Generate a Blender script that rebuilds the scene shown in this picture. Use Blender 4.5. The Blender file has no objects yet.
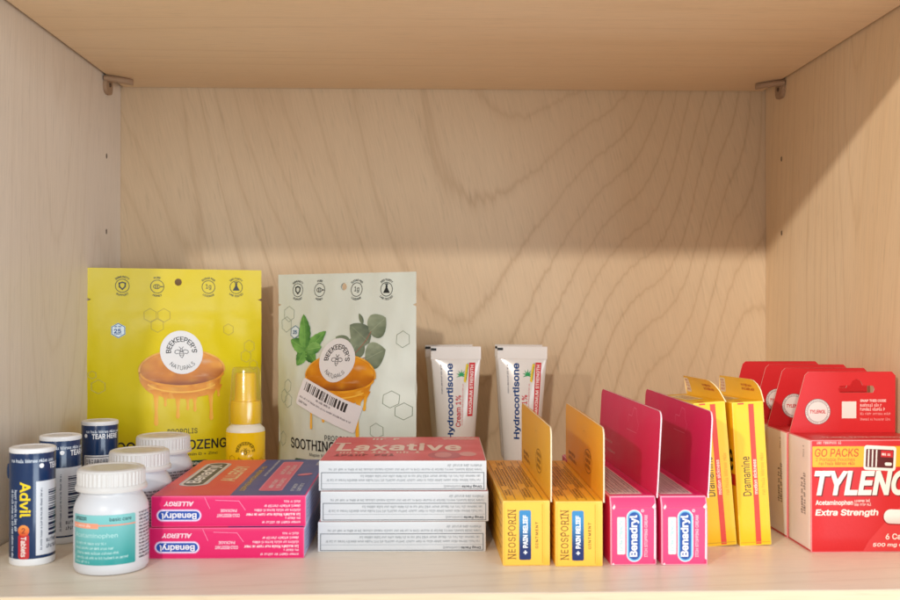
import bpy, bmesh, math, random, os
from mathutils import Vector, Matrix, noise
from mathutils.geometry import tessellate_polygon

R = math.radians
S = 0.001                                   # everything below is written in millimetres
scene = bpy.context.scene
col = scene.collection

# ------------------------------------------------------------------ camera
cam_d = bpy.data.cameras.new('camera')
cam = bpy.data.objects.new('camera', cam_d)
col.objects.link(cam)
cam.location = (0, -0.758, 0.124)
cam.rotation_euler = (R(90.39), 0, R(-1.734))
cam_d.sensor_width = 36
cam_d.lens = 40.96
cam_d.clip_start = 0.01
cam_d.clip_end = 50
cam_d.dof.use_dof = True
cam_d.dof.focus_distance = 0.60
cam_d.dof.aperture_fstop = 14
scene.camera = cam

# ------------------------------------------------------------------ light
world = bpy.data.worlds.new('World')
scene.world = world
world.use_nodes = True
bg = world.node_tree.nodes['Background']
bg.inputs[1].default_value = 0.98
_nt = world.node_tree                        # a bright room: pale floor below, white walls, dimmer ceiling
_tc = _nt.nodes.new('ShaderNodeTexCoord')
_sx = _nt.nodes.new('ShaderNodeSeparateXYZ')
_mr = _nt.nodes.new('ShaderNodeMapRange')
_mr.inputs['From Min'].default_value = -.6
_mr.inputs['From Max'].default_value = .6
_cr = _nt.nodes.new('ShaderNodeValToRGB')
_cr.color_ramp.elements[0].color = (1.12, 1.06, .98, 1)
_cr.color_ramp.elements[1].color = (.62, .66, .70, 1)
_nt.links.new(_tc.outputs['Generated'], _sx.inputs[0])
_nt.links.new(_sx.outputs['Z'], _mr.inputs['Value'])
_nt.links.new(_mr.outputs['Result'], _cr.inputs['Fac'])
_nt.links.new(_cr.outputs['Color'], bg.inputs[0])

def area_lamp(name, loc, target, size, size_y, power, colour, shape='RECTANGLE'):
    d = bpy.data.lights.new(name, 'AREA')
    d.shape = shape
    d.size = size
    d.size_y = size_y
    d.energy = power
    d.color = colour
    o = bpy.data.objects.new(name, d)
    col.objects.link(o)
    o.location = loc
    o.rotation_euler = (Vector(target) - Vector(loc)).to_track_quat('-Z', 'Y').to_euler()
    return o

# two ceiling lamps of one row far out in the room, at one height: a broad one almost straight ahead,
# and a narrow spot well to the left whose beam falls on the right half of the bay
tgt = Vector((0.02, -0.1, 0.10))
area_lamp('ceiling_lamp', tgt - Vector((0.195, 1.0, -0.408)).normalized() * 6.0, tgt, 0.21, 0.21, 108, (1.0, 0.92, 0.82), 'DISK')
sd = bpy.data.lights.new('ceiling_spot', 'SPOT')
sd.energy = 950
sd.color = (1.0, 0.92, 0.82)
sd.shadow_soft_size = 0.12
sd.spot_size = R(5.0)
sd.spot_blend = 0.45
sp = bpy.data.objects.new('ceiling_spot', sd)
col.objects.link(sp)
bd = Vector((0.75, 1.0, -0.41)).normalized()
bt = Vector((0.42, -0.10, 0.11))
sp.location = bt - bd * 7.0
sp.rotation_euler = bd.to_track_quat('-Z', 'Y').to_euler()
area_lamp('room_window', (2.3, -3.5, 0.3), (0, 0, 0.14), 2.0, 1.6, 76, (0.76, 0.89, 1.0))

scene.view_settings.view_transform = 'Standard'
scene.view_settings.look = 'None'
scene.view_settings.exposure = 0.0
scene.view_settings.gamma = 1.0
scene.cycles.max_bounces = 10
scene.cycles.diffuse_bounces = 6

# ------------------------------------------------------------------ colour and materials
def lin(c):
    return c / 12.92 if c <= 0.04045 else ((c + 0.055) / 1.055) ** 2.4

def C(h, k=1.0):
    h = h.lstrip('#')
    return tuple(lin(int(h[i:i + 2], 16) / 255) * k for i in (0, 2, 4)) + (1.0,)

def mixc(a, b, t):
    return tuple(a[i] + (b[i] - a[i]) * t for i in range(4))

WHITE = C('#DEDCD8', .97)
INK = C('#1E1C1C')

def new_mat(name):
    m = bpy.data.materials.new(name)
    m.use_nodes = True
    nt = m.node_tree
    return m, nt, nt.nodes['Principled BSDF']

def nd(nt, typ, **kw):
    n = nt.nodes.new(typ)
    for k, v in kw.items():
        setattr(n, k, v)
    return n

def printed(name, rough, spec=0.5, bump=0.0, bscale=900, vary=0.06, coat=0.0, sss=0.0):
    """a printed or moulded surface: its colours come from the mesh's own colour attribute"""
    m, nt, b = new_mat(name)
    a = nd(nt, 'ShaderNodeAttribute', attribute_name='Col')
    tc = nd(nt, 'ShaderNodeTexCoord')
    n1 = nd(nt, 'ShaderNodeTexNoise')
    n1.inputs['Scale'].default_value = 60
    n1.inputs['Detail'].default_value = 4
    nt.links.new(tc.outputs['Object'], n1.inputs['Vector'])
    mr = nd(nt, 'ShaderNodeMapRange')
    mr.inputs['To Min'].default_value = 1 - vary
    mr.inputs['To Max'].default_value = 1 + vary * .5
    nt.links.new(n1.outputs['Fac'], mr.inputs['Value'])
    mul = nd(nt, 'ShaderNodeVectorMath', operation='SCALE')
    nt.links.new(a.outputs['Color'], mul.inputs[0])
    nt.links.new(mr.outputs['Result'], mul.inputs['Scale'])
    nt.links.new(mul.outputs['Vector'], b.inputs['Base Color'])
    rr = nd(nt, 'ShaderNodeMapRange')
    rr.inputs['To Min'].default_value = max(0.02, rough - .07)
    rr.inputs['To Max'].default_value = rough + .09
    nt.links.new(n1.outputs['Fac'], rr.inputs['Value'])
    nt.links.new(rr.outputs['Result'], b.inputs['Roughness'])
    b.inputs['Specular IOR Level'].default_value = spec
    b.inputs['Coat Weight'].default_value = coat
    b.inputs['Coat Roughness'].default_value = .12
    if sss:
        b.inputs['Subsurface Weight'].default_value = sss
        b.inputs['Subsurface Radius'].default_value = (.003, .003, .003)
        b.inputs['Subsurface Scale'].default_value = 1.0
    if bump:
        n2 = nd(nt, 'ShaderNodeTexNoise')
        n2.inputs['Scale'].default_value = bscale
        n2.inputs['Detail'].default_value = 3
        nt.links.new(tc.outputs['Object'], n2.inputs['Vector'])
        bp = nd(nt, 'ShaderNodeBump')
        bp.inputs['Strength'].default_value = bump
        bp.inputs['Distance'].default_value = .0006
        nt.links.new(n2.outputs['Fac'], bp.inputs['Height'])
        nt.links.new(bp.outputs['Normal'], b.inputs['Normal'])
    return m

M_CARD = printed('coated_carton', .42, .45, .10, 700)
M_FILM = printed('matte_pouch_film', .38, .34, .22, 110, .05)
M_PLASTIC = printed('white_plastic', .33, .5, .05, 300, .04)
M_LABEL = printed('glossy_label', .16, .5, .03, 300, .04)
M_RUBBER = printed('dull_plastic', .55, .3, .1, 400, .12)

def clear_plastic():
    m, nt, b = new_mat('clear_plastic')
    # a thin clear wall: most light passes straight through, the rest is reflected at its surface
    tr = nd(nt, 'ShaderNodeBsdfTransparent')
    tr.inputs['Color'].default_value = (.97, .97, .95, 1)
    gl = nd(nt, 'ShaderNodeBsdfGlossy')
    gl.inputs['Roughness'].default_value = .12
    fz = nd(nt, 'ShaderNodeLayerWeight')
    fz.inputs['Blend'].default_value = .25
    haze = nd(nt, 'ShaderNodeBsdfTranslucent')
    haze.inputs['Color'].default_value = (.9, .88, .8, 1)
    hz = nd(nt, 'ShaderNodeMath', operation='MULTIPLY')
    hz.inputs[1].default_value = .35
    nt.links.new(fz.outputs['Facing'], hz.inputs[0])
    m1 = nd(nt, 'ShaderNodeMixShader')
    nt.links.new(hz.outputs[0], m1.inputs[0])
    nt.links.new(tr.outputs[0], m1.inputs[1])
    nt.links.new(haze.outputs[0], m1.inputs[2])
    mx = nd(nt, 'ShaderNodeMixShader')
    mx.inputs[0].default_value = .07
    nt.links.new(m1.outputs[0], mx.inputs[1])
    nt.links.new(gl.outputs[0], mx.inputs[2])
    nt.links.new(mx.outputs[0], nt.nodes['Material Output'].inputs['Surface'])
    n = nd(nt, 'ShaderNodeTexNoise')
    n.inputs['Scale'].default_value = 90
    bp = nd(nt, 'ShaderNodeBump')
    bp.inputs['Strength'].default_value = .05
    bp.inputs['Distance'].default_value = .001
    nt.links.new(n.outputs['Fac'], bp.inputs['Height'])
    nt.links.new(bp.outputs['Normal'], gl.inputs['Normal'])
    nt.links.new(bp.outputs['Normal'], fz.inputs['Normal'])
    return m
M_CLEAR = clear_plastic()

def wood(name, grain, normal_axis, base, dark, pale, seed, freq=17, amp=.55, tilt=0.0, stretch=.30, low=4.2, rough=.42):
    """rotary-cut birch veneer: growth lines are the contours of a stretched noise field"""
    m, nt, b = new_mat(name)
    L = nt.links.new
    tc = nd(nt, 'ShaderNodeTexCoord')
    rot = nd(nt, 'ShaderNodeMapping')
    rot.inputs['Location'].default_value = (seed * .37, seed * .53, seed * .71)
    e = [0, 0, 0]
    e[normal_axis] = R(tilt)
    rot.inputs['Rotation'].default_value = e
    L(tc.outputs['Object'], rot.inputs['Vector'])
    def stretched(k_along, k_across=1.0):
        mp = nd(nt, 'ShaderNodeMapping')
        s = [k_across] * 3
        s[grain] = k_along
        mp.inputs['Scale'].default_value = s
        L(rot.outputs['Vector'], mp.inputs['Vector'])
        return mp.outputs['Vector']
    big = nd(nt, 'ShaderNodeTexNoise')
    big.inputs['Scale'].default_value = low
    big.inputs['Detail'].default_value = 1.6
    big.inputs['Roughness'].default_value = .38
    big.inputs['Distortion'].default_value = .25
    L(stretched(stretch), big.inputs['Vector'])
    jag = nd(nt, 'ShaderNodeTexNoise')            # the lines are feathered by the fibres they cross
    jag.inputs['Scale'].default_value = 230
    jag.inputs['Detail'].default_value = 3
    L(stretched(.05), jag.inputs['Vector'])
    jm = nd(nt, 'ShaderNodeMath', operation='MULTIPLY_ADD')
    jm.inputs[1].default_value = .0045
    L(jag.outputs['Fac'], jm.inputs[0])
    L(big.outputs['Fac'], jm.inputs[2])
    mul = nd(nt, 'ShaderNodeMath', operation='MULTIPLY')
    mul.inputs[1].default_value = freq
    L(jm.outputs[0], mul.inputs[0])
    fr = nd(nt, 'ShaderNodeMath', operation='FRACT')
    L(mul.outputs[0], fr.inputs[0])
    # each growth ring fades in slowly and ends in a thin dark line
    ring = nd(nt, 'ShaderNodeValToRGB')
    cr = ring.color_ramp
    cr.elements[0].position = 0.0
    cr.elements[0].color = (.10, .10, .10, 1)
    cr.elements[1].position = 1.0
    cr.elements[1].color = (.12, .12, .12, 1)
    for p, v in ((.08, .0), (.60, .02), (.80, .20), (.885, 1.0), (.94, .35)):
        x = cr.elements.new(p)
        x.color = (v, v, v, 1)
    L(fr.outputs[0], ring.inputs['Fac'])
    patch = nd(nt, 'ShaderNodeTexNoise')
    patch.inputs['Scale'].default_value = 9
    patch.inputs['Detail'].default_value = 3
    L(stretched(.35), patch.inputs['Vector'])
    pm = nd(nt, 'ShaderNodeMapRange')
    pm.inputs['From Min'].default_value = .34
    pm.inputs['From Max'].default_value = .66
    L(patch.outputs['Fac'], pm.inputs['Value'])
    ringk = nd(nt, 'ShaderNodeMath', operation='MULTIPLY')
    L(ring.outputs['Color'], ringk.inputs[0])
    pk = nd(nt, 'ShaderNodeMapRange')
    pk.inputs['To Min'].default_value = .35 * amp
    pk.inputs['To Max'].default_value = amp
    L(pm.outputs['Result'], pk.inputs['Value'])
    L(pk.outputs['Result'], ringk.inputs[1])
    fib = nd(nt, 'ShaderNodeTexNoise')
    fib.inputs['Scale'].default_value = 1100
    fib.inputs['Detail'].default_value = 4
    fib.inputs['Roughness'].default_value = .6
    L(stretched(.035), fib.inputs['Vector'])
    flake = nd(nt, 'ShaderNodeTexNoise')
    flake.inputs['Scale'].default_value = 620
    flake.inputs['Detail'].default_value = 2
    L(stretched(.09), flake.inputs['Vector'])
    c1 = nd(nt, 'ShaderNodeMix', data_type='RGBA')
    c1.inputs[6].default_value = base
    c1.inputs[7].default_value = pale
    L(pm.outputs['Result'], c1.inputs[0])
    c2 = nd(nt, 'ShaderNodeMix', data_type='RGBA')
    L(ringk.outputs[0], c2.inputs[0])
    L(c1.outputs[2], c2.inputs[6])
    c2.inputs[7].default_value = dark
    fm = nd(nt, 'ShaderNodeMapRange')
    fm.inputs['From Min'].default_value = .3
    fm.inputs['From Max'].default_value = .7
    fm.inputs['To Min'].default_value = .93
    fm.inputs['To Max'].default_value = 1.05
    L(fib.outputs['Fac'], fm.inputs['Value'])
    km = nd(nt, 'ShaderNodeMapRange')
    km.inputs['From Min'].default_value = .60
    km.inputs['From Max'].default_value = .80
    km.inputs['To Min'].default_value = 1.0
    km.inputs['To Max'].default_value = .84
    L(flake.outputs['Fac'], km.inputs['Value'])
    k = nd(nt, 'ShaderNodeMath', operation='MULTIPLY')
    L(fm.outputs['Result'], k.inputs[0])
    L(km.outputs['Result'], k.inputs[1])
    sc = nd(nt, 'ShaderNodeVectorMath', operation='SCALE')
    L(c2.outputs[2], sc.inputs[0])
    L(k.outputs[0], sc.inputs['Scale'])
    L(sc.outputs['Vector'], b.inputs['Base Color'])
    rm = nd(nt, 'ShaderNodeMapRange')
    rm.inputs['To Min'].default_value = rough - .06
    rm.inputs['To Max'].default_value = rough + .12
    L(fib.outputs['Fac'], rm.inputs['Value'])
    L(rm.outputs['Result'], b.inputs['Roughness'])
    b.inputs['Specular IOR Level'].default_value = .35
    bp = nd(nt, 'ShaderNodeBump')
    bp.inputs['Strength'].default_value = .10
    bp.inputs['Distance'].default_value = .0004
    L(fib.outputs['Fac'], bp.inputs['Height'])
    L(bp.outputs['Normal'], b.inputs['Normal'])
    return m

WB, WD, WP = C('#DDC19B'), C('#B8925F'), C('#E3CBA9')
M_BACK = wood('birch_back', 2, 1, C('#CCB18F'), C('#9A764E'), C('#D3BC9C'), 3.3, 62, .36, 13, .30, 3.2)
M_SIDE_L = wood('birch_left', 2, 0, C('#D6CABA'), C('#B7A28A'), C('#DDD2C4'), 7.7, 34, .24, 2, .10, 5)
M_SIDE_R = wood('birch_right', 2, 0, WB, WD, WP, 12.1, 48, .32, -6, .22, 4.2)
M_UP = wood('birch_upper', 0, 2, C('#E6CAA4'), C('#C6A47A'), C('#EBD2B0'), 21.4, 20, .26, 1, .06, 5)
M_LOW = wood('birch_lower', 0, 2, C('#EADBC6'), C('#CBB094'), C('#F0E4D2'), 30.2, 22, .36, -1, .08, 5, .36)
M_EDGE = wood('birch_edge_band', 0, 1, C('#DCC4A2'), C('#BE9C74'), C('#E0CBAC'), 41.0, 10, .3, 0, .06, 5)

# ------------------------------------------------------------------ meshes
class Geo:
    def __init__(self):
        self.v, self.f, self.c, self.m = [], [], [], []
    def add(self, verts, faces, colour, mat=0):
        """colour: one colour, a list with one per face, or a dict {'v': one per vertex}"""
        o = len(self.v)
        self.v += [tuple(p) for p in verts]
        for i, f in enumerate(faces):
            self.f.append(tuple(o + k for k in f))
            if isinstance(colour, dict):
                self.c.append([colour['v'][k] for k in f])
            elif isinstance(colour, list):
                self.c.append([colour[i]] * len(f))
            else:
                self.c.append([colour] * len(f))
            self.m.append(mat)
        return self
    def build(self, name, mats, parent=None, smooth=None, warp=None, normals=None):
        me = bpy.data.meshes.new(name)
        vs = [warp(p) for p in self.v] if warp else self.v
        me.from_pydata([(p[0] * S, p[1] * S, p[2] * S) for p in vs], [], self.f)
        if not isinstance(mats, (list, tuple)):
            mats = [mats]
        for m in mats:
            me.materials.append(m)
        me.polygons.foreach_set('material_index', self.m)
        a = me.color_attributes.new('Col', 'FLOAT_COLOR', 'CORNER')
        flat = []
        for c in self.c:
            for x in c:
                flat += x
        a.data.foreach_set('color', flat)
        if smooth is not None:
            me.polygons.foreach_set('use_smooth', [True] * len(me.polygons))
            if smooth < 180:
                me.set_sharp_from_angle(angle=R(smooth))
        if normals:
            me.polygons.foreach_set('use_smooth', [True] * len(me.polygons))
            me.normals_split_custom_set_from_vertices(normals)
        me.update()
        ob = bpy.data.objects.new(name, me)
        col.objects.link(ob)
        if parent:
            ob.parent = parent
        return ob

def tag(o, label, cat, group=None, kind=None):
    o['label'] = label
    o['category'] = cat
    if group:
        o['group'] = group
    if kind:
        o['kind'] = kind
    return o

def thing(name, label, cat, loc, rz=0, group=None, tilt=(0, 0)):
    o = bpy.data.objects.new(name, None)
    o.empty_display_size = .01
    col.objects.link(o)
    o.location = (loc[0] * S, loc[1] * S, loc[2] * S)
    o.rotation_euler = (R(tilt[0]), R(tilt[1]), R(rz))
    return tag(o, label, cat, group)

def dup(root, label, loc, rz=0, tilt=(0, 0), skip=()):
    r = root.copy()
    col.objects.link(r)
    r['label'] = label
    r.location = (loc[0] * S, loc[1] * S, loc[2] * S)
    r.rotation_euler = (R(tilt[0]), R(tilt[1]), R(rz))
    for ch in root.children:
        if ch.name.split('.')[0] in skip:
            continue
        c = ch.copy()
        col.objects.link(c)
        c.parent = r
        for g in ch.children:
            d = g.copy()
            col.objects.link(d)
            d.parent = c
    return r

# ---- flat shapes: (points, faces)
def rect(x0, y0, x1, y1):
    return [(x0, y0), (x1, y0), (x1, y1), (x0, y1)], [(0, 1, 2, 3)]

def rrect_pts(x0, y0, x1, y1, r, n=5):
    p = []
    for cx, cy, a in ((x1 - r, y1 - r, 0), (x0 + r, y1 - r, 90), (x0 + r, y0 + r, 180), (x1 - r, y0 + r, 270)):
        for k in range(n + 1):
            t = R(a + 90 * k / n)
            p.append((cx + r * math.cos(t), cy + r * math.sin(t)))
    return p

def fill(pts):
    tri = tessellate_polygon([[Vector((p[0], p[1], 0)) for p in pts]])
    return list(pts), [tuple(t) for t in tri]

def rrect(x0, y0, x1, y1, r, n=5):
    return fill(rrect_pts(x0, y0, x1, y1, min(r, abs(x1 - x0) / 2 - 1e-3, abs(y1 - y0) / 2 - 1e-3), n))

def ell_pts(rx, ry=None, n=40, a0=0, a1=360, cx=0, cy=0):
    ry = rx if ry is None else ry
    m = n if a1 - a0 >= 360 else n + 1
    return [(cx + rx * math.cos(R(a0 + (a1 - a0) * k / n)), cy + ry * math.sin(R(a0 + (a1 - a0) * k / n))) for k in range(m)]

def disc(rx, ry=None, n=40, cx=0, cy=0):
    return fill(ell_pts(rx, ry, n, cx=cx, cy=cy))

def stroke(pts, w, closed=False):
    n = len(pts)
    v, f = [], []
    for i in range(n):
        a = pts[i - 1] if (i > 0 or closed) else pts[i]
        b = pts[(i + 1) % n] if (i < n - 1 or closed) else pts[i]
        p = pts[i]
        d1 = Vector((p[0] - a[0], p[1] - a[1]))
        d2 = Vector((b[0] - p[0], b[1] - p[1]))
        d1 = d1.normalized() if d1.length > 1e-9 else d2.normalized()
        d2 = d2.normalized() if d2.length > 1e-9 else d1
        t = d1 + d2
        t = t.normalized() if t.length > 1e-6 else d1
        nn = Vector((-t.y, t.x))
        k = w / 2 / max(.5, nn.dot(Vector((-d1.y, d1.x))))
        v += [(p[0] + nn.x * k, p[1] + nn.y * k), (p[0] - nn.x * k, p[1] - nn.y * k)]
    for i in range(n if closed else n - 1):
        j = (i + 1) % n
        f.append((2 * i, 2 * i + 1, 2 * j + 1, 2 * j))
    return v, f

def ring(r, w, n=36):
    return stroke(ell_pts(r, r, n), w, True)

def hexa(r, w, a=30):
    return stroke([(r * math.cos(R(a + 60 * k)), r * math.sin(R(a + 60 * k))) for k in range(6)], w, True)

def xf(sh, dx=0, dy=0, rot=0, sx=1, sy=1):
    c, s = math.cos(R(rot)), math.sin(R(rot))
    return [(dx + c * x * sx - s * y * sy, dy + s * x * sx + c * y * sy) for x, y in sh[0]], sh[1]

def merge(*shs):
    v, f = [], []
    for a in shs:
        o = len(v)
        v += a[0]
        f += [tuple(o + k for k in q) for q in a[1]]
    return v, f

def fill_outlines(v0, ed, bold=0.0):
    """fill closed outlines by winding number, whatever way they overlap"""
    nxt = {}
    for a, b in ed:
        nxt.setdefault(a, []).append(b)
        nxt.setdefault(b, []).append(a)
    seen, loops = set(), []
    for st in range(len(v0)):
        if st in seen or st not in nxt:
            continue
        lp, prev, cur = [st], None, st
        seen.add(st)
        first = st + 1 if st + 1 in nxt[st] else nxt[st][0]
        cur, prev = first, st
        while cur != st and cur not in seen:
            lp.append(cur)
            seen.add(cur)
            n = [q for q in nxt[cur] if q != prev]
            if not n:
                break
            prev, cur = cur, n[0]
        if len(lp) > 2:
            loops.append(lp)
    tot = 0
    for lp in loops:
        tot += sum(v0[lp[i - 1]][0] * v0[lp[i]][1] - v0[lp[i]][0] * v0[lp[i - 1]][1] for i in range(len(lp)))
    sgn = 1 if tot > 0 else -1
    if bold:
        w0 = list(v0)
        for lp in loops:                           # grow the strokes: push every outline point along its normal
            n = len(lp)
            for i in range(n):
                p, a, b = Vector(v0[lp[i]]), Vector(v0[lp[i - 1]]), Vector(v0[lp[(i + 1) % n]])
                d1, d2 = (p - a), (b - p)
                if d1.length < 1e-7 or d2.length < 1e-7:
                    d1 = d2 = b - a
                if d1.length < 1e-9:
                    continue
                d1, d2 = d1.normalized(), d2.normalized()
                n1, n2 = Vector((d1.y, -d1.x)) * sgn, Vector((d2.y, -d2.x)) * sgn
                m = n1 + n2
                m = m.normalized() if m.length > 1e-6 else n1
                w0[lp[i]] = tuple(p + m * bold / max(.6, m.dot(n1)))
        v0 = w0
    segs = []
    for lp in loops:
        for i in range(len(lp)):
            segs.append((v0[lp[i - 1]], v0[lp[i]]))
    es = [(lp[i - 1], lp[i]) for lp in loops for i in range(len(lp))]
    from mathutils.geometry import delaunay_2d_cdt
    r = delaunay_2d_cdt([Vector(p) for p in v0], es, [], 0, 1e-6)
    pv = [(p.x, p.y) for p in r[0]]
    out = []
    for t in r[2]:
        x = sum(pv[k][0] for k in t) / 3
        y = sum(pv[k][1] for k in t) / 3
        wn = 0
        for (ax, ay), (bx, by) in segs:
            if (ay <= y) != (by <= y):
                k = (bx - ax) * (y - ay) - (x - ax) * (by - ay)
                if by > ay and k > 0:
                    wn += 1
                elif by <= ay and k < 0:
                    wn -= 1
        if wn * sgn > 0:
            out.append(tuple(t))
    used = sorted({k for t in out for k in t})
    mp = {k: i for i, k in enumerate(used)}
    return [pv[k] for k in used], [tuple(mp[k] for k in t) for t in out]

FONT = None
try:
    FONT = bpy.data.fonts.load(os.path.join(bpy.utils.resource_path('LOCAL'), 'datafiles', 'fonts', 'Inter.woff2'))
except Exception:
    FONT = None
_cache = {}
def text(s, w=None, h=None, bold=0.0, shear=0.0, space=1.0, caps=False):
    """lettering as flat shapes, centred; w and h are the size of its box in mm"""
    key = (s, bold, shear, space, caps)
    if key not in _cache:
        cu = bpy.data.curves.new('lettering', 'FONT')
        cu.body = s
        cu.size = 1
        cu.shear = shear
        cu.space_character = space
        cu.resolution_u = 4
        if caps:
            cu.small_caps_scale = .76
            for i in range(1, len(s)):
                cu.body_format[i].use_small_caps = True
        if FONT:
            cu.font = FONT
        cu.fill_mode = 'NONE'
        o = bpy.data.objects.new('lettering', cu)
        col.objects.link(o)
        dg = bpy.context.evaluated_depsgraph_get()
        e = o.evaluated_get(dg)
        me = e.to_mesh()
        v0 = [(p.co.x, p.co.y) for p in me.vertices]
        ed = [tuple(p.vertices) for p in me.edges]
        e.to_mesh_clear()
        v, f = fill_outlines(v0, ed, bold * .62)
        bpy.data.objects.remove(o)
        bpy.data.curves.remove(cu)
        xs, ys = [p[0] for p in v], [p[1] for p in v]
        x0, x1, y0, y1 = min(xs), max(xs), min(ys), max(ys)
        _cache[key] = ([(x - (x0 + x1) / 2, y - (y0 + y1) / 2) for x, y in v], f, x1 - x0, y1 - y0)
    v, f, W, H = _cache[key]
    if w and h:
        sx, sy = w / W, h / H
    elif w:
        sx = sy = w / W
    else:
        sx = sy = h / H
    return [(x * sx, y * sy) for x, y in v], f

def serif(s, w, h, bold=0.0, thick=.09, space=1.06):
    """a roman face: the plain letters with small slabs at their stroke ends"""
    v, f = text(s, w, h, bold, 0, space)
    # find stroke ends: columns of points at the top and bottom of the line
    ys = [p[1] for p in v]
    lo, hi = min(ys), max(ys)
    t = h * thick
    out = [(v, f)]
    for yy, sgn in ((lo, 1), (hi, -1)):
        xs = sorted(p[0] for p in v if abs(p[1] - yy) < h * .035)
        grp = []
        for x in xs:
            if grp and x - grp[-1][1] < h * .24:
                grp[-1][1] = x
                grp[-1][2] += 1
            else:
                grp.append([x, x, 1])
        for a, b, q in grp:
            if h * .02 < b - a < h * .34 and q <= 3:
                out.append(rect(a - h * .10, min(yy, yy - sgn * t), b + h * .10, max(yy, yy - sgn * t)))
    return merge(*out)

def arc(sh, r, top=True):
    out = []
    for x, y in sh[0]:
        a = x / r
        q = r + y if top else r - y
        out.append((q * math.sin(a), q * math.cos(a) if top else -q * math.cos(a)))
    return out, sh[1]

def greek(w, lines, lh, seed, size=.55, align='l', last=1.0, dense=1.0):
    """rows of print too small to read: letter-like ticks in word groups; origin top left"""
    rnd = random.Random(seed)
    out = []
    xh = lh * size
    lw = xh * .62
    for k in range(lines):
        W = w * (last if k == lines - 1 else (1 if align == 'full' else rnd.uniform(.78, 1)))
        y = -lh * (k + 1) + lh * (1 - size) * .5
        x = 0
        row = []
        while x < W - lw:
            for _ in range(rnd.randint(2, 8)):
                if x > W - lw:
                    break
                up = rnd.random()
                hh = xh * (1.38 if up < .28 else 1.0)
                t = rnd.random()
                if t < .45:
                    row.append(rect(x, y, x + lw * .34, y + hh))
                    row.append(rect(x + lw * .36, y + xh * rnd.choice((.0, .4, .72)), x + lw * .82, y + xh))
                elif t < .75:
                    row.append(rect(x, y, x + lw * .8, y + xh * .32))
                    row.append(rect(x + lw * .2, y + xh * .34, x + lw * .6, y + hh))
                else:
                    row.append(rect(x, y, x + lw * .3, y + hh))
                    row.append(rect(x + lw * .5, y, x + lw * .8, y + xh))
                x += lw * 1.06
            x += lw * .8
        if row:
            m = merge(*row)
            rx = max(p[0] for p in m[0])
            d = 0 if align in ('l', 'full') else (w - rx if align == 'r' else (w - rx) / 2)
            out.append(xf(m, d, 0))
    return merge(*out)

def barcode(w, h, seed, n=34):
    rnd = random.Random(seed)
    x, out = 0, []
    u = w / (n * 2.1)
    while x < w - u:
        t = u * rnd.choice((1, 1, 2, 3))
        if x + t > w:
            break
        out.append(rect(x, 0, x + t, h))
        x += t + u * rnd.choice((1, 1, 2))
    return merge(*out)

def cut_shape(sh, us=None, vs=None):
    """split a flat shape along grid lines so it can follow a curved surface"""
    if not us and not vs:
        return sh
    bm = bmesh.new()
    vv = [bm.verts.new((x, y, 0)) for x, y in sh[0]]
    for f in sh[1]:
        if len(set(f)) > 2:
            try:
                bm.faces.new([vv[k] for k in f])
            except ValueError:
                pass
    xs = [p[0] for p in sh[0]]
    ys = [p[1] for p in sh[0]]
    for lst, no, lo, hi in ((us, (1, 0, 0), min(xs), max(xs)), (vs, (0, 1, 0), min(ys), max(ys))):
        for q in lst or ():
            if lo < q < hi:
                bmesh.ops.bisect_plane(bm, geom=bm.verts[:] + bm.edges[:] + bm.faces[:], dist=1e-5,
                                       plane_co=(q * no[0], q * no[1], 0), plane_no=no)
    bm.verts.index_update()
    out = [(p.co.x, p.co.y) for p in bm.verts], [tuple(k.index for k in f.verts) for f in bm.faces]
    bm.free()
    return out

class Print:
    """printing laid on a surface; place(u, v, h) turns print coordinates and height into a point"""
    def __init__(self, place, us=None, vs=None, step=.035, base=.06):
        self.g, self.place, self.us, self.vs, self.step, self.base = Geo(), place, us, vs, step, base
        self.n = []
    def put(self, sh, colour, layer=1, at=(0, 0), rot=0):
        sh = xf(sh, at[0], at[1], rot) if (rot or at != (0, 0)) else sh
        sh = cut_shape(sh, self.us, self.vs)
        h = self.base + self.step * layer
        pts = [self.place(u, v, h) for u, v in sh[0]]
        if self.us or self.vs:
            for (u, v), p in zip(sh[0], pts):
                q = self.place(u, v, h + 1)
                self.n.append(Vector((q[0] - p[0], q[1] - p[1], q[2] - p[2])).normalized())
        c = {'v': [colour(u, v) for u, v in sh[0]]} if callable(colour) else colour
        fs = []
        for f in sh[1]:                            # every face turned the same way, outwards
            a = sum(sh[0][f[i - 1]][0] * sh[0][f[i]][1] - sh[0][f[i]][0] * sh[0][f[i - 1]][1] for i in range(len(f)))
            if abs(a) > 1e-9:
                fs.append(f if a > 0 else tuple(reversed(f)))
        if fs:
            f = fs[0]
            P = [Vector(pts[k]) for k in f[:3]]
            u, v = sh[0][f[0]]
            q = Vector(self.place(u, v, h + 1)) - P[0]
            if (P[1] - P[0]).cross(P[2] - P[0]).dot(q) < 0:
                fs = [tuple(reversed(f)) for f in fs]
        self.g.add(pts, fs, c)
        return self
    def build(self, name, mat, parent):
        return self.g.build(name, mat, parent, normals=[tuple(n) for n in self.n] if self.n else None)

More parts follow.
